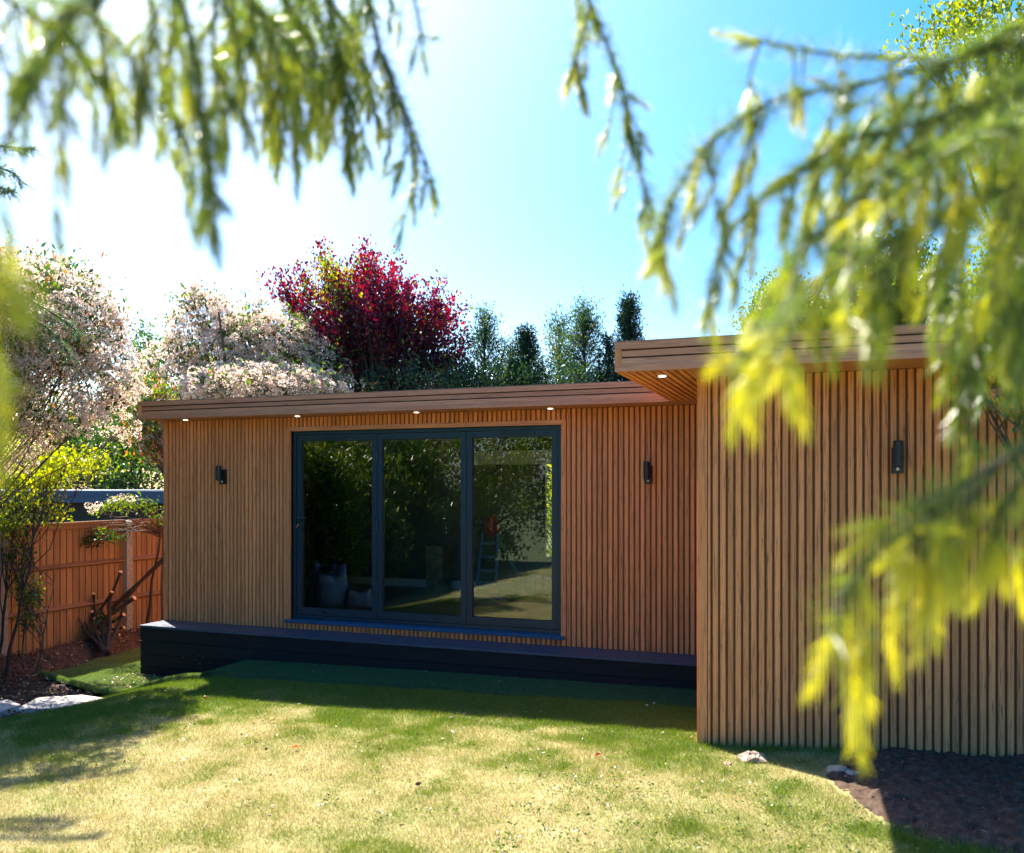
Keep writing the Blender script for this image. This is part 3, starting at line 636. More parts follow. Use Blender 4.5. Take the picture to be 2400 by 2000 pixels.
# curled front lip of the patch
lx = np.linspace(-8.5, -6.0, 90); ly = np.interp(lx, [-8.5, -7.23, -6.75, -6.0], [7.53, 7.10, 7.13, 7.24]); lz = np.maximum(H(lx, ly)+.045, -2.13)
lip = Geo(); lip.tube(np.stack([lx, ly+.01, lz-.02], 1), .030, 8)
tag(lip.build('turf_lip', M['turfb']), kind='structure')
n = 16000; q = rs.rand(n)*(len(lx)-1.01); i0 = q.astype(int); fr = q-i0; th = rs.uniform(-.3, 3.4, n)
cx_ = lx[i0]*(1-fr)+lx[i0+1]*fr; cy_ = ly[i0]*(1-fr)+ly[i0+1]*fr+.01; cz_ = lz[i0]*(1-fr)+lz[i0+1]*fr-.02
nrm = np.stack([0*th, -np.cos(th), np.sin(th)], 1); P = np.stack([cx_, cy_, cz_], 1)+nrm*.028
needles(g, P, nrm+rs.normal(0, .35, (n, 3)), .016+.008*rs.rand(n), .003, np.clip(rs.normal(.95, .15, n), 0, 1))
tag(g.build('turf_fibres', M['turf']), 'short artificial turf fibres in front of the step', 'turf', kind='stuff')
# litter
g = Geo(); n = 7000; x = rs.uniform(-9.1, -6.7, n); y = rs.uniform(4.0, 10.5, n); k = (soil_l(x, y) > 0) & ~mat_in(x, y); x, y = x[k], y[k]; n = len(x)
P = np.stack([x, y, H(x, y)+.035+mound(x, y)+1.2*clod(x, y)], 1); dr = rdir(n); dr[:, 2] *= .3; leaves(g, P, dr, rs.uniform(.02, .07, n), rs.uniform(.012, .035, n), rs.rand(n)**1.6, .3)
n = 500; x = rs.uniform(-7.6, -6.2, n); y = rs.uniform(7.2, 8, n); k = mat_in(x, y); P = np.stack([x, y, np.full(n, -2.155)], 1)[k]; n = len(P); dr = rdir(n); dr[:, 2] *= .2; leaves(g, P, dr, .03, .015, rs.rand(n)*.5+.5)
n = 900; x = rs.uniform(-.3, 3, n); y = rs.uniform(3.4, 6.25, n); k = soil_r(x, y) > .1; x, y = x[k], y[k]; n = len(x); P = np.stack([x, y, H(x, y)+.05+clod(x, y)], 1); dr = rdir(n); dr[:, 2] *= .2; leaves(g, P, dr, rs.uniform(.008, .03, n), .01, rs.rand(n)*.7)
n = 420; x = rs.uniform(-6.8, 1, n); y = rs.uniform(3.9, 7.9, n); P = np.stack([x, y, np.maximum(H(x, y), np.where(y > 7.35, -1.87, -9))+.018], 1); dr = rdir(n); dr[:, 2] *= .2; leaves(g, P, dr, rs.uniform(.012, .04, n), .012, rs.rand(n))
tag(g.build('leaf_litter', M['litter']), 'dry leaf litter and wood chips on the soil', 'leaf litter', kind='stuff')
def ground_pt(u, v, zg=None):
    p = at(u, v, 1); k = (-1.85 if zg is None else zg)/p[2]
    if zg is None:
        for _ in range(5): k = float(H(p[0]*k, p[1]*k))/p[2]
    return p*k
M['redleaf'] = m_leaf('red_leaf', [(0, (0.5, 0.07, 0.02)), (1, (0.5, 0.07, 0.02))], trans=.3)
M['brownleaf'] = m_leaf('brown_leaf', [(0, (0.1, 0.055, 0.04)), (1, (0.1, 0.055, 0.04))], trans=.1)
for u, v, s_, m_, lb in [(684, 1761, .055, 'redleaf', 'orange red fallen leaf in the middle of the dry lawn'), (474, 1640, .05, 'redleaf', 'orange red fallen leaf by the left tip of the roof shadow'),
                         (618, 1764, .035, 'brownleaf', 'brown curled leaf left of the orange red one on the dry lawn'), (1052, 1688, .04, 'brownleaf', 'dark fallen leaf at the sunny edge of the roof shadow'), (1393, 1780, .05, 'redleaf', 'small reddish leaf on the lawn below the projecting wall corner'), (972, 1847, .045, 'brownleaf', 'brown leaf on the lawn near the bottom middle of the photo')]:
    c = ground_pt(u, v); g = Geo()
    leaves(g, np.array([[0, 0, 0], [s_*.1, 0, .002]]), np.array([[1, .2, .35], [.7, .7, .1]]), s_, s_*.55, .5, .35); o = g.build('fallen_leaf', M[m_]); o.location = (c[0], c[1], c[2]+.022); tag(o, lb, 'leaf', 'fallen leaves on the lawn')
for u, v, lb in [(1516, 1665, 'left of two small white daisies in the shaded grass by the projecting wall'), (1533, 1660, 'right of two small white daisies in the shaded grass by the projecting wall')]:
    c = ground_pt(u, v); t_ = tag(empty('daisy', (c[0], c[1], c[2])), lb, 'flower', 'white daisies in the shade')
    g = Geo(); a = np.arange(12)*math.pi/6; leaves(g, np.tile([0, 0, .04], (12, 1)), np.stack([np.cos(a), np.sin(a), np.full(12, .5)], 1), .014, .007, 0, .1); g.build('petals', M['daisy'], t_)
    g = Geo(); g.tube([(0, 0, 0), (.003, 0, .04)], .0012, 4); g.build('stem', M['turf'], t_)

# ------------------------------------------------------------------ trees
def bez(a, b, c, n):
    t = np.linspace(0, 1, n)[:, None]; return (1-t)**2*np.asarray(a)+2*t*(1-t)*np.asarray(b)+t*t*np.asarray(c)
def in_blobs(blobs, n, shell=.35):
    """random points in a union of ellipsoids, biased to the outside"""
    B = np.array(blobs, float); w = B[:, 3]*B[:, 4]*B[:, 5]; w /= w.sum(); k = rs.choice(len(B), n, p=w)
    d = rdir(n); r = (shell + (1-shell)*rs.rand(n))**.5
    return B[k, :3] + d*r[:, None]*B[k, 3:6]*(1+.16*rs.normal(size=(n, 1))*0.6), d
def tree(name, base, blobs, ncl, per, spread, leaf, mleaf, label, cat='tree', trunk_h=.5, tr=.07, bark='bark', stems=1, tint=(.5, .25), up=.3, limbs=60, shell=.3, flower=None, tilt=None, group=None, twigs=3, elong=0, lean=.12, limbr=.35):
    base = np.array(base, float); T = tag(empty(name, base), label, cat, group)
    C_, D = in_blobs(blobs, ncl, shell); C_ -= base
    cen = (np.array(blobs)[:, :3]*np.array(blobs)[:, 3:4]).sum(0)/np.array(blobs)[:, 3].sum() - base
    g = Geo(); paths = []
    for s_ in range(stems):
        a = s_*2.4; foot = np.array([.18*math.cos(a), .18*math.sin(a), 0])*(stems > 1); topp = cen*np.array([1, 1, 1.15]) + np.array([lean*math.cos(a)*4, lean*math.sin(a)*4, 0])*(stems > 1)
        pth = bez(foot, foot*1.5+[topp[0]*.2, topp[1]*.2, topp[2]*.5], topp, 9)+rs.normal(0, .015, (9, 3)); pth[0] = foot; paths.append(pth)
        g.tube(pth, np.linspace(tr, tr*.25, 9), 8)
    g.build('trunk', M[bark], T, True)
    g = Geo(); idx = rs.permutation(ncl)[:limbs]
    for i in idx:
        c = C_[i]; pth = paths[rs.randint(stems)]; hz = c[2]*rs.uniform(.35, .8); j = int(np.argmin(abs(pth[:, 2]-hz))); s0 = pth[j]
        q = bez(s0, s0*.5+c*.5+[0, 0, -.10*np.linalg.norm(c-s0)], c, 6)+rs.normal(0, .02, (6, 3)); q[0] = s0
        g.tube(q, np.linspace(tr*limbr, .005, 6), 5, cap=False)
        for _ in range(twigs):
            e = c+rdir(1)[0]*spread*1.5; g.tube(np.array([q[4], (q[4]+e)/2+rs.normal(0, .03, 3), e]), [.006, .004, .002], 3, cap=False)
    g.build('branches', M[bark], T)
    # leaves
    n = ncl*per; k = np.repeat(np.arange(ncl), per)
    rad = unit(C_-cen*np.array([1, 1, .55]))
    off = rs.normal(size=(n, 3))*spread
    if elong: off = off*.6 + rad[k]*(rs.rand(n, 1)-.35)*elong
    P = C_[k]+off; dr = rdir(n)+rad[k]*.7+np.array([0, 0, up])
    L_ = leaf[0]*(.6+.8*rs.rand(n)); W_ = leaf[1]*(.7+.6*rs.rand(n))
    clt = rs.normal(0, .12, ncl)
    t = np.clip(rs.normal(tint[0], tint[1], n)+clt[k], 0, 1)
    if tilt is not None: t = tilt(P+base, t)
    g = Geo(); leaves(g, P, dr, L_, W_, t); cr = g.build('crown', M[mleaf], T)
    if flower:
        nf, fr_, keep = flower
        F, FD = in_blobs(blobs, nf, .72); F -= base; kp = keep(F+base); F = F[kp]; nf = len(F)
        m_ = 38; kk = np.repeat(np.arange(nf), m_); th = rs.rand(nf*m_)*6.283; ph = np.arccos(rs.rand(nf*m_)); rr = fr_*(.7+.5*rs.rand(nf))[kk]
        ax = unit(unit(F-cen)*.7+[0, 0, .8]+rs.normal(0, .2, (nf, 3))); s1 = unit(np.cross(ax, [1, .3, .1])); s2 = np.cross(ax, s1)
        loc = (np.cos(th)*np.sin(ph)*rr)[:, None]*s1[kk]+(np.sin(th)*np.sin(ph)*rr)[:, None]*s2[kk]+(np.cos(ph)*rr*.62)[:, None]*ax[kk]
        ft = np.clip(rs.normal(.55, .2, nf)[kk]+rs.normal(0, .15, nf*m_), 0, 1)
        g = Geo(); leaves(g, F[kk]+loc, unit(loc)+rs.normal(0, .8, (nf*m_, 3)), fr_*.34, fr_*.32, ft, .2)
        gs = Geo()
        for q_ in range(0, nf, 2):
            for _ in range(2):
                e = F[q_]+loc[q_*m_+rs.randint(m_)]*.9; gs.tube(np.array([F[q_]-ax[q_]*fr_*1.2, e]), [.003, .0015], 3, cap=False)
        g.build('blossom', M['flower'], T); gs.build('flower_stalks', M['bark'], T)
    return T
def pb(u, v, d, ru, rv, rd=None):
    """ellipsoid blob from photograph measures: centre pixel, depth, pixel radii"""
    c = at(u, v, d); a = ru*d/FPX; b = rv*d/FPX; return (c[0], c[1], c[2], a, rd if rd else a, b)

# photinia inside the garden at the left
allk = lambda P: np.ones(len(P), bool)
tree('photinia_tree', (-9.35, 6.5, -2.1), [pb(210, 765, 9.9, 75, 70), pb(40, 690, 8.7, 110, 85, .7), (-8.4, 6.3, 1.5, .75, .7, .9), (-8.0, 5.6, 1.9, .6, .6, .7), pb(150, 745, 9.8, 120, 125, .8), pb(40, 710, 9.5, 130, 130, .8), pb(225, 870, 10.1, 90, 110), pb(110, 910, 9.8, 150, 115), pb(20, 985, 9.8, 110, 120), pb(-120, 820, 9.3, 190, 250), pb(290, 950, 11.3, 55, 90)],
     470, 26, .13, (.075, .03), 'photleaf', 'large photinia with pinkish cream blossom rising over the left end of the fence', stems=4, tr=.035, limbs=170, limbr=.28, flower=(4200, .064, lambda P: P[:, 2] > -.1), tint=(.5, .25), shell=.3)
tree('photinia_tree', (-10.6, 14.2, -2.4), [pb(470, 790, 17, 75, 120), pb(462, 690, 17, 26, 45), pb(520, 730, 17, 30, 35), pb(600, 735, 17, 36, 40), pb(700, 790, 17, 40, 35), pb(560, 850, 17, 110, 110), pb(640, 820, 17, 100, 95), pb(730, 880, 17.2, 80, 90), pb(400, 880, 16.6, 80, 90), pb(620, 920, 16.6, 190, 60)],
     320, 30, .15, (.10, .04), 'photleaf', 'pale pink blossoming photinia behind the roof, directly left of the purple tree', stems=5, tr=.07, limbs=170, limbr=.25, flower=(3100, .090, allk), tint=(.55, .22), lean=.25)
# narrow green tree between the photinias
tree('broadleaf_tree', (-12.2, 15.6, -2.4), [pb(335, 800, 19.6, 26, 45), pb(340, 880, 19.6, 40, 60), pb(320, 960, 19.6, 60, 60)], 90, 60, .14, (.08, .05), 'green', 'narrow green tree with a dark trunk in the gap between the two blossoming trees', tr=.14, bark='bark_d', limbs=40)
# purple plum with a few green shoots
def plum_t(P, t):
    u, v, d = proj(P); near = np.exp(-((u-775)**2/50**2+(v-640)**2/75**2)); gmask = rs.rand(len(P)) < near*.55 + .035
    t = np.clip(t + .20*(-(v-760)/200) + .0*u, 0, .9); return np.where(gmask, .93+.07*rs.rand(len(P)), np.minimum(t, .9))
tree('plum_tree', (-8.9, 16.2, -2.4), [pb(780, 710, 18, 110, 80), pb(880, 675, 18, 95, 60), pb(700, 705, 18, 60, 50), pb(950, 745, 18, 115, 70), pb(860, 790, 18, 150, 95), pb(1000, 790, 18, 85, 65), pb(1020, 860, 18, 60, 50), pb(780, 850, 18, 110, 60), pb(960, 870, 18, 110, 45)],
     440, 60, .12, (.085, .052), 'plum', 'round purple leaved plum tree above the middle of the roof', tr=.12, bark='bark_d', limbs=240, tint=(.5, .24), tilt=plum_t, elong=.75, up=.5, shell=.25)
# conifers
def conifer(name, u, vtop, vbot, ru, d, label, mleaf, n=9000, loose=0.0, leaf=(.07, .022), tips=26, power=1.15):
    top = at(u, vtop, d); base = at(u, 1140+2.4*FPX/d, d); base[2] = -2.4
    T = tag(empty(name, base), label, 'conifer', 'conifers behind the roof'); h = top[2]-base[2]; hb = at(u, vbot, d)[2]-base[2]; r0 = ru*d/FPX
    g = Geo(); g.tube([(0, 0, 0), (0, 0, h*.5), (0, 0, h*.97)], [.09, .06, .01], 7); g.build('trunk', M['bark_d'], T)
    sl_ = r0/(h-hb)**(1/power)
    prof = lambda z: np.minimum(sl_*np.maximum(h-z, 0)**(1/power), r0*1.05)
    ncl = n//28; z = h-(h*.75)*rs.rand(ncl)**.9; a = rs.rand(ncl)*6.283; rr = prof(z)*(.45+.6*rs.rand(ncl)**.6)*(1+loose*rs.normal(0, .35, ncl))
    C_ = np.stack([rr*np.cos(a), rr*np.sin(a), z+loose*.12*rs.normal(size=ncl)], 1)
    if loose:
        g = Geo()
        for c in C_[::3]: g.tube(np.array([(0, 0, max(c[2]-.35, 0)), c*[.6, .6, 1]-[0, 0, .12], c]), [.015, .009, .003], 4, cap=False)
        g.build('branches', M['bark_d'], T)
    m_ = 28; k = np.repeat(np.arange(ncl), m_); ou = np.stack([np.cos(a), np.sin(a), np.full(ncl, 1.1)], 1)
    ln = .16 if not loose else .30
    P = C_[k]+unit(ou)[k]*(rs.rand(ncl*m_, 1)-.4)*ln+rs.normal(0, .035+.03*loose, (ncl*m_, 3))
    dr = unit(ou)[k]*1.0+rdir(ncl*m_)*.75
    t = np.clip(rs.normal(.45, .2, ncl)[k]+rs.normal(0, .15, ncl*m_), 0, 1)
    g = Geo(); leaves(g, P, dr, leaf[0]*(.6+.8*rs.rand(len(P))), leaf[1], t, .1); g.build('crown', M[mleaf], T)
conifer('conifer', 1135, 742, 900, 62, 18, 'loose grey green conifer just right of the purple tree', 'conif', 17000, .95)
conifer('conifer', 1233, 778, 900, 36, 17.5, 'dark pointed conifer between the two loose grey green ones', 'conifd', 22000, .1)
conifer('conifer', 1196, 800, 905, 26, 19.0, 'small thin conifer top just left of the dark pointed conifer', 'conif', 9000, .7)
conifer('conifer', 1370, 720, 900, 66, 18, 'tallest loose grey green conifer left of the slim dark one', 'conif', 21000, 1.05)
conifer('conifer', 1310, 742, 900, 44, 18.6, 'loose conifer leaning against the left side of the tallest one', 'conif', 11000, 1.2)
conifer('conifer', 1428, 797, 895, 22, 17.5, 'short dark conifer at the foot of the slim one', 'conifd', 12000, .05)
conifer('conifer', 1476, 703, 830, 21, 17.5, 'slim dark columnar conifer rising beside the projecting roof corner', 'conifd', 24000, .06, power=1.9)
# low growth behind the roof line
tree('evergreen_shrub', (-7.2, 16.6, -2.4), [pb(1010, 905, 17.6, 150, 35), pb(1170, 900, 17.6, 110, 40), pb(1300, 900, 17.6, 130, 35), pb(1440, 900, 17.6, 80, 35)], 260, 40, .14, (.08, .035), 'dkgreen', 'low dark evergreen growth along the roof line under the conifers', 'shrub', tr=.05, stems=3, limbs=60)
# evergreen masses behind the fence on the left
tree('laurel_shrub', (-16.5, 18.9, -2.4), [pb(200, 1035, 23, 160, 75), pb(330, 1025, 23, 110, 85), pb(40, 1040, 23, 160, 85), pb(-120, 1000, 23, 170, 120), pb(400, 1040, 23, 60, 80), pb(150, 1125, 22, 170, 40), pb(340, 1125, 22, 120, 40)], 460, 56, .26, (.125, .06), 'green', 'dark glossy laurel mass behind the fence left of the garden room', 'shrub', stems=4, tr=.06, limbs=110, tint=(.45, .28))
tree('photinia_shrub', (-8.6, 11.2, -2.3), [pb(355, 960, 13.6, 45, 55), pb(362, 1040, 13.4, 38, 45)], 110, 26, .12, (.085, .035), 'photleaf', 'peach tinged photinia shrub tucked against the left end of the garden room', 'shrub', stems=3, tr=.035, limbs=60, flower=(230, .05, allk), tint=(.72, .2))
# lime leafed sprawl over the fence on the left
tree('young_tree', (-8.75, 7.15, -2.1), [pb(60, 1100, 10.6, 95, 55), pb(110, 1200, 10.5, 35, 18), pb(190, 1195, 10.7, 30, 12), pb(40, 1190, 10.3, 60, 30), pb(30, 1240, 10.1, 45, 25), pb(200, 1090, 11, 60, 30)], 120, 26, .085, (.06, .035), 'ygreen', 'thin stemmed young tree with lime green leaves before the fence at the left edge', stems=2, tr=.018, limbs=42, tint=(.5, .3), bark='bark_d', lean=.05, limbr=.4, twigs=2)
tree('holly_sapling', (-8.55, 7.35, -2.1), [pb(35, 1310, 10.2, 26, 30), pb(60, 1360, 10.1, 22, 60), pb(75, 1440, 10.1, 25, 50)], 34, 16, .06, (.05, .03), 'green', 'small leafy sapling with a pale green top low against the left fence', 'sapling', stems=2, tr=.012, limbs=24, tint=(.65, .25))
# overhanging pruned photinia branch
pf = tag(empty('pruned_photinia', (-8.55, 8.55, -2.15)), 'cut back shrub stump with pale sawn ends below the fence by the garden room', 'shrub stump')
B0 = np.array([-8.55, 8.55, -2.15])
g = Geo(); cutg = Geo()
def stub(pts, r0, r1, cut=True):
    pts = np.array(pts)-B0; q = np.vstack([pts[0], (pts[0]+pts[1])/2+rs.normal(0, .02, 3), *pts[1:]])
    g.tube(q, np.linspace(r0, r1, len(q)), 8)
    if cut:
        e = q[-1]; dv = unit(q[-1]-q[-2]); cutg.tube([e, e+dv*.008], [r1*1.15, r1*1.1], 10)
S = lambda u, v, d=11.9: at(u, v, d)
root = B0+[0, 0, .05]
for (u1, v1), (u, v), a, b in [((222, 1440), (219, 1392), .05, .022), ((235, 1430), (262, 1388), .045, .020), ((255, 1410), (283, 1341), .045, .024), ((245, 1450), (315, 1402), .045, .028), ((245, 1470), (290, 1441), .04, .022), ((240, 1480), (290, 1471), .035, .018), ((238, 1485), (279, 1488), .03, .016), ((215, 1450), (216, 1434), .04, .018), ((212, 1440), (221, 1449), .03, .015), ((185, 1440), (168, 1418), .02, .008), ((170, 1440), (182, 1316), .018, .008), ((160, 1400), (175, 1345), .014, .006)]:
    stub([root, S(u1, v1, 11.6), S(u, v, 11.5)], a*.6, b)
stub([root, S(250, 1440), S(300, 1390), S(388, 1310)], .045, .02, False); stub([root, S(300, 1400), S(345, 1345), S(400, 1290)], .035, .012, False)
stub([root, S(190, 1470, 11.6), S(150, 1455, 11.5), S(125, 1440, 11.4)], .05, .02, False)
stub([S(350, 1500, 12), S(352, 1420, 12), S(356, 1360, 12), S(372, 1290, 12), S(380, 1200, 12)], .03, .012, False)
g.build('stems', M['bark_d'], pf, True); cutg.build('sawn_ends', M['cut'], pf)
def lowleaf(px_, n, spread, mt, name, tint, sz=(.07, .035)):
    g = Geo()
    for u, v, d in px_:
        c = S(u, v, d)-B0; P = c+rs.normal(0, spread, (n, 3)); leaves(g, P, rdir(n)+[0, -.3, .1], sz[0], sz[1], np.clip(rs.normal(tint, .2, n), 0, 1))
    g.build(name, M[mt], pf)
lowleaf([(150, 1450, 11.5), (130, 1455, 11.4), (170, 1438, 11.5), (245, 1455, 11.4), (110, 1470, 11.3)], 9, .06, 'green', 'leaves', .3, (.09, .05))
ov = tag(empty('photinia_branch', (-8.3, 9.2, -2.1)), 'overhanging photinia branch with pale blossom and bare twigs above the fence beside the garden room', 'branch'); B1 = np.array([-8.3, 9.2, -2.1])
g = Geo(); rootb = S(384, 1260, 12.2)
ends = [(200, 1262), (215, 1240), (190, 1250), (240, 1225), (230, 1205), (260, 1190), (280, 1172), (310, 1165), (340, 1172), (300, 1240), (330, 1225), (365, 1200), (255, 1250), (280, 1262)]
for (u, v) in ends:
    q = bez(rootb, S((u+384)/2, (v+1215)/2-8, 11.9), S(u, v, 11.3+rs.rand()*.5), 8)+rs.normal(0, .015, (8, 3)); g.tube(q-B1, np.linspace(.014, .003, 8), 5)
    for _ in range(6):
        s_ = q[rs.randint(3, 8)]; e = s_+rdir(1)[0]*.13; g.tube(np.array([s_, (s_+e)/2+rs.normal(0, .015, 3), e])-B1, [.004, .003, .0015], 3, cap=False)
g.tube(np.array([S(384, 1500, 12.2), S(380, 1380, 12.2), rootb])-B1, [.03, .024, .016], 6)
g.build('twigs', M['bark'], ov)
g = Geo()
for u, v, n, sp, tn in [(262, 1185, 60, .07, .7), (290, 1180, 80, .08, .75), (240, 1200, 40, .06, .8), (320, 1180, 60, .08, .6), (350, 1190, 60, .07, .6), (220, 1262, 60, .06, .15), (245, 1258, 60, .06, .2), (205, 1270, 50, .05, .1), (275, 1258, 40, .06, .3), (235, 1245, 20, .05, .8), (370, 1215, 40, .07, .5), (175, 1295, 6, .04, .1), (165, 1302, 5, .03, .1)]:
    P = S(u, v, 11.5)+rs.normal(0, sp, (n, 3))*[1.3, 1, .7]-B1; leaves(g, P, rdir(n)+[-.4, 0, -.2], .07, .028, np.clip(rs.normal(tn, .12, n), 0, .93))
g.build('leaves', M['photleaf'], ov)
g = Geo()
for u, v in [(208, 1185), (222, 1190), (230, 1183), (285, 1165), (262, 1172), (305, 1170), (215, 1196)]:
    n = 60; dd_ = rdir(n); P = S(u, v, 11.4)-B1+dd_*[.05, .05, .035]; leaves(g, P, dd_+rs.normal(0, .6, (n, 3)), .015, .013, np.clip(rs.normal(.7, .15, n), 0, 1))
g.build('blossom', M['flower'], ov)

# right side trees behind the annexe
tree('hawthorn_shrub', (-1.7, 12.6, -2.2), [pb(1850, 735, 11.4, 85, 55), pb(1800, 770, 11.4, 60, 30), pb(1900, 770, 11.4, 90, 45), pb(1830, 690, 11.4, 40, 40)], 260, 60, .12, (.045, .026), 'ygreen', 'small leaved green shrub rising behind the roof of the projecting wing', 'shrub', stems=3, tr=.04, limbs=80, tint=(.25, .25))
tree('elder_tree', (-.6, 12.8, -2.2), [pb(2050, 700, 11.8, 75, 80), pb(2120, 650, 11.8, 80, 75), pb(2000, 750, 11.8, 90, 40), pb(2160, 740, 11.8, 90, 60), pb(2080, 600, 11.8, 40, 40)], 210, 34, .12, (.085, .035), 'green', 'open twiggy tree with pointed leaves behind the middle of the nearer roof', stems=3, tr=.05, limbs=120, tint=(.5, .25), twigs=5)
tree('maple_tree', (2.9, 12.6, -2.2), [pb(2340, 80, 11, 160, 90), pb(2230, 60, 11, 110, 60), pb(2420, 250, 11, 130, 170), pb(2440, 480, 11, 120, 170), pb(2380, 660, 11, 120, 110), pb(2300, 720, 11, 90, 60), pb(2480, 780, 11, 120, 130), pb(2560, 300, 11, 190, 350)],
     330, 52, .16, (.075, .055), 'ygreen', 'tall tree with yellow green leaves filling the top right corner behind the nearer roof', tr=.16, limbs=150, tint=(.35, .28), twigs=4)
tree('camellia_shrub', (1.75, 5.35, -1.75), [pb(2330, 860, 5.0, 75, 60), pb(2390, 790, 5.0, 70, 80), pb(2300, 900, 5.0, 50, 30), pb(2450, 900, 5.0, 110, 170), pb(2280, 770, 5.0, 45, 35)], 75, 18, .07, (.052, .028), 'green', 'glossy leaved shrub sprays at the right edge in front of the nearer roof', 'shrub', stems=3, tr=.02, limbs=75, tint=(.5, .25), limbr=.3)
# bush seen through the rear window
tree('garden_shrub', (-3.9, 13.4, -2.3), [(-4.2, 13.4, -.5, .9, .6, 1.2), (-3.2, 13.6, -.4, .9, .6, 1.2)], 120, 45, .16, (.08, .04), 'ygreen', 'sunlit shrub seen through the rear window behind the right glass door leaf', 'shrub', stems=3, tr=.03, limbs=30)
# greenery outside the frame at the left and behind, seen mirrored in the doors
mir = 'trees mirrored in the glass doors'
for i, (x, y, r_, h, mt, tn, fl, lb) in enumerate([(-8.75, 5.15, .45, 1.7, 'green', .6, None, 'low green laurel against the left fence just outside the frame'), (-8.8, 3.0, .55, 2.2, 'green', .7, None, 'leafy laurel by the fence behind the grey bags'), (-8.7, 1.6, .6, 2.4, 'green', .6, None, 'second leafy laurel by the fence beyond the grey bags'), (-8.6, 0.0, .7, 2.6, 'green', .3, None, 'green bush by the fence mirrored in the middle door leaf'), (-9.9, 4.2, 1.2, 3.8, 'green', .7, None, 'leafy lime tree over the left fence, mirrored in the left door leaf'), (-10.8, 1.2, 1.5, 5.0, 'ygreen', .4, None, 'lime green tree beyond the left fence, mirrored in the left door leaf'),
        (-9.8, -1.6, 1.4, 4.4, 'photleaf', .5, 330, 'white flowering tree mirrored at the top of the middle door leaf'), (-8.6, -4.4, 1.7, 4.6, 'green', .8, None, 'big evergreen mirrored in the middle door leaf'), (-6.0, -5.6, 1.6, 4.4, 'green', .7, None, 'green tree mirrored in the right door leaf'), (-3.2, -6.4, 1.7, 4.6, 'green', .45, None, 'dark evergreen behind the viewer towards the middle of the garden')]):
    tree('garden_tree', (x, y, -2.1), [(x, y, h*.5-1.5, r_, r_, h*.42), (x+.5, y+.4, h*.25-1.7, r_*.8, r_*.8, h*.3)], 230, 60, .18, (.11, .055), mt, lb, tr=.08, limbs=60, tint=(tn, .26), group=mir, flower=(fl, .10, allk) if fl else None)

# ------------------------------------------------------------------ bags beside the left fence (mirrored in the left leaf)
def bag(x, y, s_, hh, rz, label, zg=None):
    t = tag(empty('garden_bag', (x, y, float(H(x, y))+.04), rz), label, 'bag', 'grey garden waste bags')
    n = 20; a = np.arange(n)*2*math.pi/n; g = Geo(); V = []
    for j, (q, z) in enumerate([(.95, 0), (1.06, .05), (1.12, .28), (1.0, .55), (.98, .8), (.82, 1.0), (.68, .9), (.6, .7)]):
        for t_ in a:
            sq = 1/max(abs(math.cos(t_)), abs(math.sin(t_)))**.7; w = 1+.09*math.sin(3*t_+j*1.3+x)+.07*math.sin(7*t_-2*j)+.05*math.sin(11*t_+j); V.append((q*s_*sq*w*math.cos(t_), q*s_*sq*w*math.sin(t_), hh*z*(1+.22*math.sin(2*t_+x)+.08*math.sin(5*t_))))
    g.add(V, [(j*n+i, j*n+(i+1) % n, (j+1)*n+(i+1) % n, (j+1)*n+i) for j in range(7) for i in range(n)]); g.add([(0, 0, hh*.78)]+V[-n:], [(0, 1+i, 1+(i+1) % n, 1+(i+1) % n) for i in range(n)])
    g.build('body', M['tarp'], t, True)
    for sx in (-.4, .4):
        g = Geo(); g.tube([(sx*s_, -1.13*s_, 0), (sx*s_, -1.22*s_, hh*.3), (sx*s_, -1.13*s_, hh*.7), (sx*s_*1.1, -1.05*s_, hh*1.0), (sx*s_*1.1, -.7*s_, hh*1.22), (sx*s_, -.3*s_, hh*.98)], .022, 6); g.build('strap', M['strap'], t)
        g = Geo(); g.tube([(sx*s_, 1.13*s_, 0), (sx*s_, 1.22*s_, hh*.3), (sx*s_, 1.13*s_, hh*.7), (sx*s_*1.1, 1.05*s_, hh*1.0), (sx*s_*1.1, .7*s_, hh*1.22), (sx*s_, .3*s_, hh*.98)], .022, 6); g.build('strap', M['strap'], t)
bag(-7.95, 4.15, .27, .62, .4, 'upright grey garden bag mirrored low in the left door leaf'); bag(-8.45, 4.6, .24, .30, .1, 'slumped grey garden bag left of the upright one in the left door leaf'); bag(-7.5, 3.9, .2, .28, .9, 'low dark garden bag right of the upright one in the left door leaf')

# ------------------------------------------------------------------ things inside the room
sld = tag(empty('toy_slide', (-4.35, 10.9, -1.455)), 'blue and red plastic toy ladder seen through the right door leaf', 'toy')
g = Geo()
for sx in (-.14, .14): g.tube([(sx, 0, 0), (sx*.9, .08, .45), (sx*.8, .16, .82)], .022, 8)
g.build('ladder_side', M['blue'], sld)
for k in range(4): g = Geo(); g.box((-.13, .02+.04*k-.03, .12+.18*k), (.13, .05+.04*k, .15+.18*k)); g.build('rung', M['blue'], sld)
g = Geo(); g.tube([(.0, .18, .78), (.02, .18, .86), (.02, .18, 1.0), (.0, .18, 1.06)], [.05, .10, .09, .03], 12); g.build('top_cap', M['red'], sld)
g = Geo(); g.tube([(.1, .16, .8), (.3, .05, .5), (.52, -.05, .22)], .02, 6); g.build('rail', M['teal'], sld)
db_ = tag(empty('duffel_bag', (-3.62, 10.75, -1.455), .3), 'striped silvery holdall on the floor seen through the right door leaf', 'bag')
g = Geo(); g.tube([(-.24, 0, .13), (-.2, 0, .14), (0, 0, .16), (.2, 0, .15), (.24, 0, .13)], [.05, .12, .15, .12, .05], 14); g.build('body', m_plain('silver_cloth', (.45, .48, .5), .5, var=.3), db_, True)
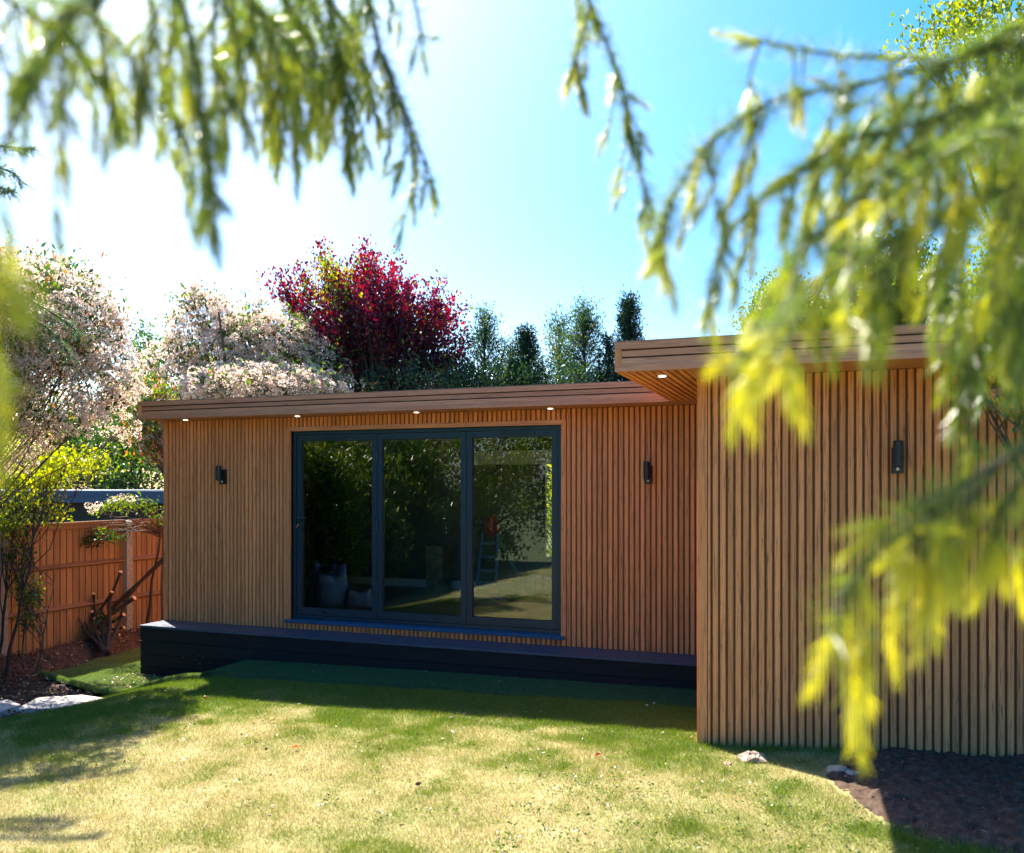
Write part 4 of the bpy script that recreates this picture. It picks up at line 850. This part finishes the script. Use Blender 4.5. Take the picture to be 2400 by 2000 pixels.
for sx in (-.1, .02, .13):
    g = Geo(); a = np.linspace(0, 2*math.pi, 17); g.tube(np.stack([np.full(17, sx), .155*np.cos(a), .15+.155*np.sin(a)], 1), .008, 5, cap=False); g.build('strap', M['strap'], db_)
cb = tag(empty('cabinet', (-5.15, 11.1, -1.455)), 'narrow carved pale cabinet against the back wall behind the middle door leaf', 'cabinet')
g = Geo(); g.box((-.13, -.13, 0), (.13, .13, .62)); g.build('carcass', M['cabinet'], cb); g = Geo(); g.box((-.11, -.14, .04), (.11, -.131, .56)); g.build('door', M['cabinet'], cb)
g = Geo(); g.tube([(-.05, -.145, .5), (0, -.15, .53), (.05, -.145, .5)], .006, 6); g.build('handle', M['black'], cb)
pm = tag(empty('play_mat', (-4.2, 10.6, -1.455)), 'thin purple mat on the floor under the toy ladder', 'mat')
g = Geo(); g.box((-.4, -.2, .002), (.35, .2, .03)); g.build('pad', M['purple'], pm)

# ------------------------------------------------------------------ cedar overhead: trunk behind the camera, drooping limbs into view
TB = np.array([1.5, -2.6, -1.8])
cd = tag(empty('cedar_tree', TB), 'weeping cedar whose blurred yellow green needle sprays hang close in front of the camera', 'tree')
g = Geo(); g.tube([(0, 0, -.1), (0, .02, 1.2), (.05, 0, 3), (0, .05, 5), (0, 0, 8)], [.26, .2, .17, .12, .04], 12); g.build('trunk', M['bark'], cd, True)
def brush(g, base, d, ln, n, nl, tint, wide=.0017):
    t = rs.rand(n); ax = unit(np.asarray(d)); s1 = unit(np.cross(ax, [.3, .5, .8])); s2 = np.cross(ax, s1); az = rs.rand(n)*6.283
    an = np.radians(27-15*t+rs.normal(0, 6, n)); dr = np.cos(an)[:, None]*ax+np.sin(an)[:, None]*(np.cos(az)[:, None]*s1+np.sin(az)[:, None]*s2)
    needles(g, base+ax*(t*ln)[:, None], dr, nl*(1.05-.3*t)*(.8+.4*rs.rand(n)), wide, np.clip(rs.normal(tint, .10, n), 0, 1))
def rosette(g, c, n, nl, tint, axis):
    dr = rdir(n)+np.asarray(axis)*.5; needles(g, c+rs.normal(0, .002, (n, 3)), dr, nl*(.7+.5*rs.rand(n)), .0012, np.clip(rs.normal(tint, .08, n), 0, 1))
NB = [0]
def spray(path, sc=1.0, dens=1.0, bright=.5, r0=.0022, side=.10, ros=1.0, limb=True):
    """a drooping leader from photograph points (u, v, depth) with side shoots, rosettes and tip brushes"""
    K = np.array([at(*q) for q in path]); seg = []
    # resample smoothly
    m_ = len(K); tt = np.linspace(0, m_-1, 14*(m_-1)+1); P = np.zeros((len(tt), 3))
    Kp = np.vstack([2*K[0]-K[1], K, 2*K[-1]-K[-2]])
    for i, t in enumerate(tt):
        j = min(int(t), m_-2); f = t-j; a, b, c, d = Kp[j:j+4]
        P[i] = .5*((2*b)+(-a+c)*f+(2*a-5*b+4*c-d)*f*f+(-a+3*b-3*c+d)*f**3)
    ll = np.r_[0, np.cumsum(np.linalg.norm(np.diff(P, axis=0), axis=1))]; Ltot = ll[-1]
    gw = Geo(); gn = Geo()
    gw.tube(P-TB, np.linspace(r0, .0012, len(P)), 6)
    if limb:
        a = TB+[0, 0, 3.6+rs.rand()*1.2]; q = bez(a, (a+P[0])/2+[0, 0, .9+.3*rs.rand()], P[0], 12); gw.tube(q-TB, np.linspace(.022, r0, 12), 7)
        for w in np.arange(5.2, 10.9, .11):
            c = q[int(w)]*(1-w % 1)+q[int(w)+1]*(w % 1); tg = unit(q[int(w)+1]-q[int(w)]); rosette(gn, c-TB, 12, .034, .25+.25*rs.rand(), tg)
            if rs.rand() < .25: e = c+rdir(1)[0]*.02-[0, 0, .05]; gw.tube(np.array([c, (c+e)/2, e])-TB, [.0015, .0012, .001], 3, cap=False); brush(gn, e-TB, [rs.normal(0, .3), rs.normal(0, .3), -1], .04, 40, .026, bright)
    pos = np.arange(.012, Ltot, .013/dens)
    down = np.array([0, 0, -1.0])
    for s_ in pos:
        p = np.array([np.interp(s_, ll, P[:, k]) for k in range(3)]); i = min(np.searchsorted(ll, s_), len(P)-2); tg = unit(P[i+1]-P[i]); fr = s_/Ltot
        if rs.rand() < ros: rosette(gn, p-TB, int(19*dens**.3), .034*sc, .22+.28*rs.rand(), tg)
        if rs.rand() < .42:
            L_ = side*(.35+.9*rs.rand())*(1.15-.55*fr); dv = unit(tg*.5+rdir(1)[0]*.75+down*.55)
            e = p+dv*L_*.6+down*L_*.25; e2 = e+unit(dv*.4+down)*L_*.4
            gw.tube(np.array([p, e, e2])-TB, [.0016, .0012, .0009], 4, cap=False)
            for q in np.linspace(.15, .9, max(2, int(L_/.014*(ros**.5)))):
                c = p*(1-q)+e*q if q < .7 else e*(1-(q-.7)/.3)+e2*(q-.7)/.3; rosette(gn, c-TB, 12, .028*sc, .25+.35*rs.rand(), dv)
            brush(gn, e2-TB, unit(e2-e)+rs.normal(0, .15, 3), .042*sc, 70, .028*sc, bright+.1+rs.normal(0, .13))
            if rs.rand() < .6: brush(gn, e-TB, unit(dv+rs.normal(0, .5, 3)+down*.6), .036*sc, 50, .026*sc, bright+.1+rs.normal(0, .15))
    brush(gn, P[-1]-TB, unit(P[-1]-P[-3]), .04*sc, 60, .028*sc, bright+.1)
    brush(gn, P[-4]-TB, unit(unit(P[-1]-P[-3])+rs.normal(0, .35, 3)), .035*sc, 45, .026*sc, bright)
    b = gw.build('branch', M['bark'], cd); gn.build('needles', M['needle'], b); NB[0] += 1
# top left
spray([(-40, -80, 1.0), (90, -10, 1.0), (200, 30, 1.0), (290, 110, .99), (330, 200, .98)], 1.0, 1.2, .45, side=.08)
spray([(400, -100, 1.15), (420, 0, 1.15), (400, 110, 1.14), (390, 210, 1.13), (420, 300, 1.12)], 1.0, 1.4, .45, side=.09)
spray([(480, -90, 1.2), (540, 10, 1.2), (610, 60, 1.2), (660, 150, 1.19), (640, 240, 1.18)], .95, 1.4, .5, side=.07)
spray([(760, -90, 1.3), (700, 0, 1.3), (640, 60, 1.3), (610, 150, 1.29), (650, 280, 1.28)], .95, 1.5, .45, side=.08)
spray([(900, -90, 1.4), (860, 10, 1.4), (800, 80, 1.4), (780, 180, 1.39)], .95, 1.4, .4, side=.08)
spray([(560, -90, 1.15), (590, 30, 1.15), (560, 120, 1.15), (520, 200, 1.14)], .95, 1.3, .55, side=0.069)
spray([(820, -80, 1.4), (830, 40, 1.4), (850, 150, 1.4), (880, 260, 1.38)], .95, 1.4, .5, side=0.069)
spray([(680, -80, 1.4), (740, 20, 1.4), (760, 120, 1.4), (750, 260, 1.38)], .95, 1.4, .45, side=0.069)
spray([(-60, -60, .85), (60, 30, .85), (140, 60, .85), (200, 140, .84)], 1.0, .9, .45, side=0.081)
spray([(260, -120, .80), (180, 30, .80), (80, 200, .78), (10, 330, .76), (-40, 470, .75)], 1.0, .9, .45, side=0.093)
spray([(200, -80, .85), (240, 80, .85), (255, 190, .84), (262, 260, .84)], .9, .7, .45, side=0.057)
spray([(380, -100, .95), (440, 60, .95), (470, 230, .95), (488, 380, .93), (482, 480, .92)], 1.0, 1.3, .45, side=0.093)
spray([(330, -90, 1.0), (360, 60, 1.0), (350, 170, 1.0), (332, 280, .98)], .95, 1.2, .6, side=0.071)
spray([(520, -90, 1.05), (500, 60, 1.05), (510, 170, 1.05), (560, 260, 1.03)], .95, 1.2, .5, side=0.071)
spray([(640, -90, 1.25), (680, 60, 1.25), (690, 180, 1.25), (695, 330, 1.23)], 1.0, 1.6, .5, side=0.085)
spray([(740, -90, 1.3), (780, 60, 1.3), (800, 200, 1.3), (820, 380, 1.28)], 1.0, 1.6, .5, side=0.085)
spray([(600, -80, 1.3), (600, 20, 1.3), (720, 90, 1.28), (740, 210, 1.26)], 1.0, 1.5, .5, side=0.085)
spray([(850, -60, 1.35), (890, 110, 1.35), (930, 230, 1.35), (965, 330, 1.33), (970, 460, 1.32)], 1.0, 1.1, .5, side=0.071)
spray([(900, 130, 1.35), (950, 260, 1.33), (990, 360, 1.32), (1012, 430, 1.31)], .9, .8, .55, side=0.043, limb=False)
spray([(950, -80, 1.2), (975, 10, 1.2), (990, 110, 1.2)], .9, .8, .55, side=0.036)
spray([(460, -100, 1.1), (560, -10, 1.1), (640, 50, 1.1), (700, 130, 1.08)], 1.0, 1.4, .45, side=0.085)
spray([(100, -100, .9), (20, 40, .9), (-20, 150, .88)], 1.0, .9, .5, side=0.085)
spray([(320, -80, .78), (250, -10, .78), (150, 60, .77), (90, 150, .76)], 1.0, .8, .4, side=0.085)
# left edge bright tips
spray([(-260, 330, .60), (-150, 420, .60), (-75, 500, .60), (-20, 590, .60)], 1.15, .9, .75, side=0.043)
spray([(-270, 540, .58), (-160, 640, .58), (-100, 740, .58), (-55, 850, .58)], 1.2, 1.0, .8, side=0.049)
# right fill
spray([(2560, 100, 1.2), (2380, 180, 1.2), (2230, 230, 1.2), (2080, 260, 1.19), (1960, 330, 1.18)], 1.0, 1.5, .45, side=.10)
spray([(2560, 260, 1.2), (2400, 400, 1.2), (2330, 520, 1.19), (2320, 660, 1.18), (2300, 780, 1.17)], 1.0, 1.5, .35, side=.10)
# centre twig
spray([(1350, -120, 1.25), (1385, 20, 1.25), (1440, 150, 1.25), (1475, 290, 1.24), (1500, 400, 1.23), (1515, 470, 1.22)], 1.0, 1.15, .5, side=0.049)
spray([(1385, 15, 1.25), (1360, 90, 1.22), (1342, 160, 1.2)], 1.0, 1.0, .6, side=0.043, limb=False)
# right canopy
spray([(2560, 60, 1.0), (2300, 120, 1.0), (2050, 190, 1.0), (1820, 235, 1.0), (1680, 320, .99), (1590, 440, .98), (1545, 560, .97)], 1.15, 1.1, .55, side=0.085, r0=.003)
spray([(2200, 140, 1.0), (1980, 130, 1.0), (1850, 110, 1.0), (1770, 95, 1.0)], 1.0, 1.0, .6, side=0.057, limb=False)
spray([(2560, 300, 1.05), (2300, 330, 1.05), (2050, 370, 1.05), (1850, 410, 1.04), (1750, 500, 1.03), (1690, 580, 1.02), (1665, 680, 1.0)], 1.05, 1.1, .5, side=0.085, r0=.003)
spray([(2560, 150, .95), (2350, 220, .95), (2150, 290, .95), (1980, 330, .95), (1880, 400, .94)], 1.1, 1.4, .6, side=0.100)
spray([(2560, 200, 1.1), (2350, 280, 1.1), (2180, 400, 1.1), (2060, 480, 1.1), (1990, 560, 1.08)], 1.1, 1.3, .55, side=0.107)
spray([(2560, 350, .9), (2380, 430, .9), (2200, 520, .9), (2090, 560, .88), (2010, 600, .86)], 1.1, 1.2, .5, side=0.100)
spray([(2200, 330, .95), (2050, 430, .93), (1930, 540, .92), (1880, 570, .90), (1850, 640, .85)], 1.1, 1.2, .6, side=0.093, limb=False)
spray([(1870, 620, .85), (1840, 720, .75), (1815, 780, .66), (1800, 830, .64)], 1.1, .45, .9, side=0.049, limb=False)
spray([(1860, 700, .80), (1780, 790, .70), (1725, 830, .66)], 1.1, .35, .9, side=0.036, limb=False)
spray([(1990, 560, .85), (1990, 660, .78), (1985, 745, .72)], 1.05, .45, .75, side=0.043, limb=False)
spray([(2560, 480, 1.0), (2420, 520, 1.0), (2330, 640, 1.0), (2280, 800, .98), (2250, 940, .96)], 1.1, 1.6, .35, side=0.085)
spray([(2560, 560, .9), (2460, 620, .9), (2400, 720, .9), (2380, 800, .88)], 1.1, 1.4, .4, side=0.085)
spray([(2560, 20, 1.0), (2400, 60, 1.0), (2250, 130, 1.0), (2140, 220, 1.0), (2080, 320, 1.0)], 1.1, 1.5, .55, side=0.107)
spray([(2500, 250, 1.15), (2400, 350, 1.15), (2300, 450, 1.15), (2240, 600, 1.13), (2210, 720, 1.1)], 1.1, 1.5, .4, side=0.100)
spray([(2560, 380, .85), (2400, 300, .85), (2250, 330, .85), (2130, 420, .84), (2060, 470, .84)], 1.1, 1.1, .8, side=0.071)
# low right bough
spray([(2620, 900, .80), (2420, 1030, .80), (2300, 1110, .80), (2180, 1200, .79), (2060, 1290, .78), (1985, 1380, .77), (1950, 1480, .76)], 1.25, 1.3, .88, ros=.4, side=0.071, r0=.003)
spray([(2620, 1000, .82), (2480, 1040, .82), (2400, 1120, .81), (2350, 1200, .80), (2330, 1260, .79)], 1.2, 1.2, .85, ros=.4, side=0.057)
spray([(2400, 1050, .80), (2270, 1130, .78), (2150, 1180, .77), (2080, 1230, .76)], 1.2, 1.2, .85, ros=.4, side=0.057, limb=False)
spray([(2250, 1170, .80), (2190, 1190, .79), (2150, 1220, .78), (2135, 1250, .77)], 1.2, 1.1, .9, ros=.4, side=0.049, limb=False)
spray([(2350, 1080, .82), (2290, 1150, .81), (2230, 1230, .80), (2210, 1290, .79)], 1.1, .8, .8, ros=.4, side=0.049, limb=False)
# a second cedar's fronds reaching in from the left, in front of the photinia
B2 = at(-260, 640, 8.2)*[1, 1, 0]+[0, 0, -2.0]
fr = tag(empty('cedar_sapling', B2), 'blue green cedar frond arching in from the left edge over the blossom', 'tree')
gw = Geo(); gn = Geo(); gw.tube([(0, 0, 0), (.02, 0, 1.5), (0, .03, 3.2), (.02, 0, 4.6)], [.07, .06, .045, .02], 8)
for P_ in ([(-260, 560, 8.2), (-40, 640, 8.1), (90, 715, 8.0), (185, 780, 8.0)], [(-260, 640, 8.2), (-60, 680, 8.1), (70, 745, 8.0), (160, 830, 8.0)], [(-260, 600, 8.2), (-80, 670, 8.0), (30, 740, 7.9), (95, 800, 7.9)],
           [(-260, 330, 8.2), (-60, 335, 8.1), (20, 345, 8.0), (72, 350, 8.0)], [(-260, 390, 8.2), (-60, 385, 8.1), (0, 395, 8.0), (50, 425, 8.0)], [(-260, 440, 8.2), (-80, 420, 8.1), (0, 440, 8.0), (18, 445, 8.0)]):
    K = np.array([at(*q) for q in P_])-B2; q = np.concatenate([bez(K[0], K[1], K[2], 24), bez(K[2], 2*K[2]-(K[1]+K[2])/2, K[3], 8)[1:]]); gw.tube(q, np.linspace(.02, .004, len(q)), 5)
    for i in range(6, len(q)):
        for _ in range(7):
            c = q[i]+rs.normal(0, .012, 3); e = c+(unit(q[i]-q[i-1])*.6+rdir(1)[0]*.6-[0, 0, .3])*rs.uniform(.05, .13)
            gw.tube(np.array([c, (c+e)/2, e]), [.002, .0015, .001], 3, cap=False)
            for w in (.3, .5, .7, .9, 1): rosette(gn, c*(1-w)+e*w, 12, .03, rs.uniform(.0, .35), unit(e-c))
gw.build('trunk', M['bark_d'], fr); gn.build('crown', M['needle'], fr)
print('sprays', NB[0], 'objects', len(bpy.data.objects))
tv = sum(len(m.polygons) for m in bpy.data.meshes); print('polys', tv)
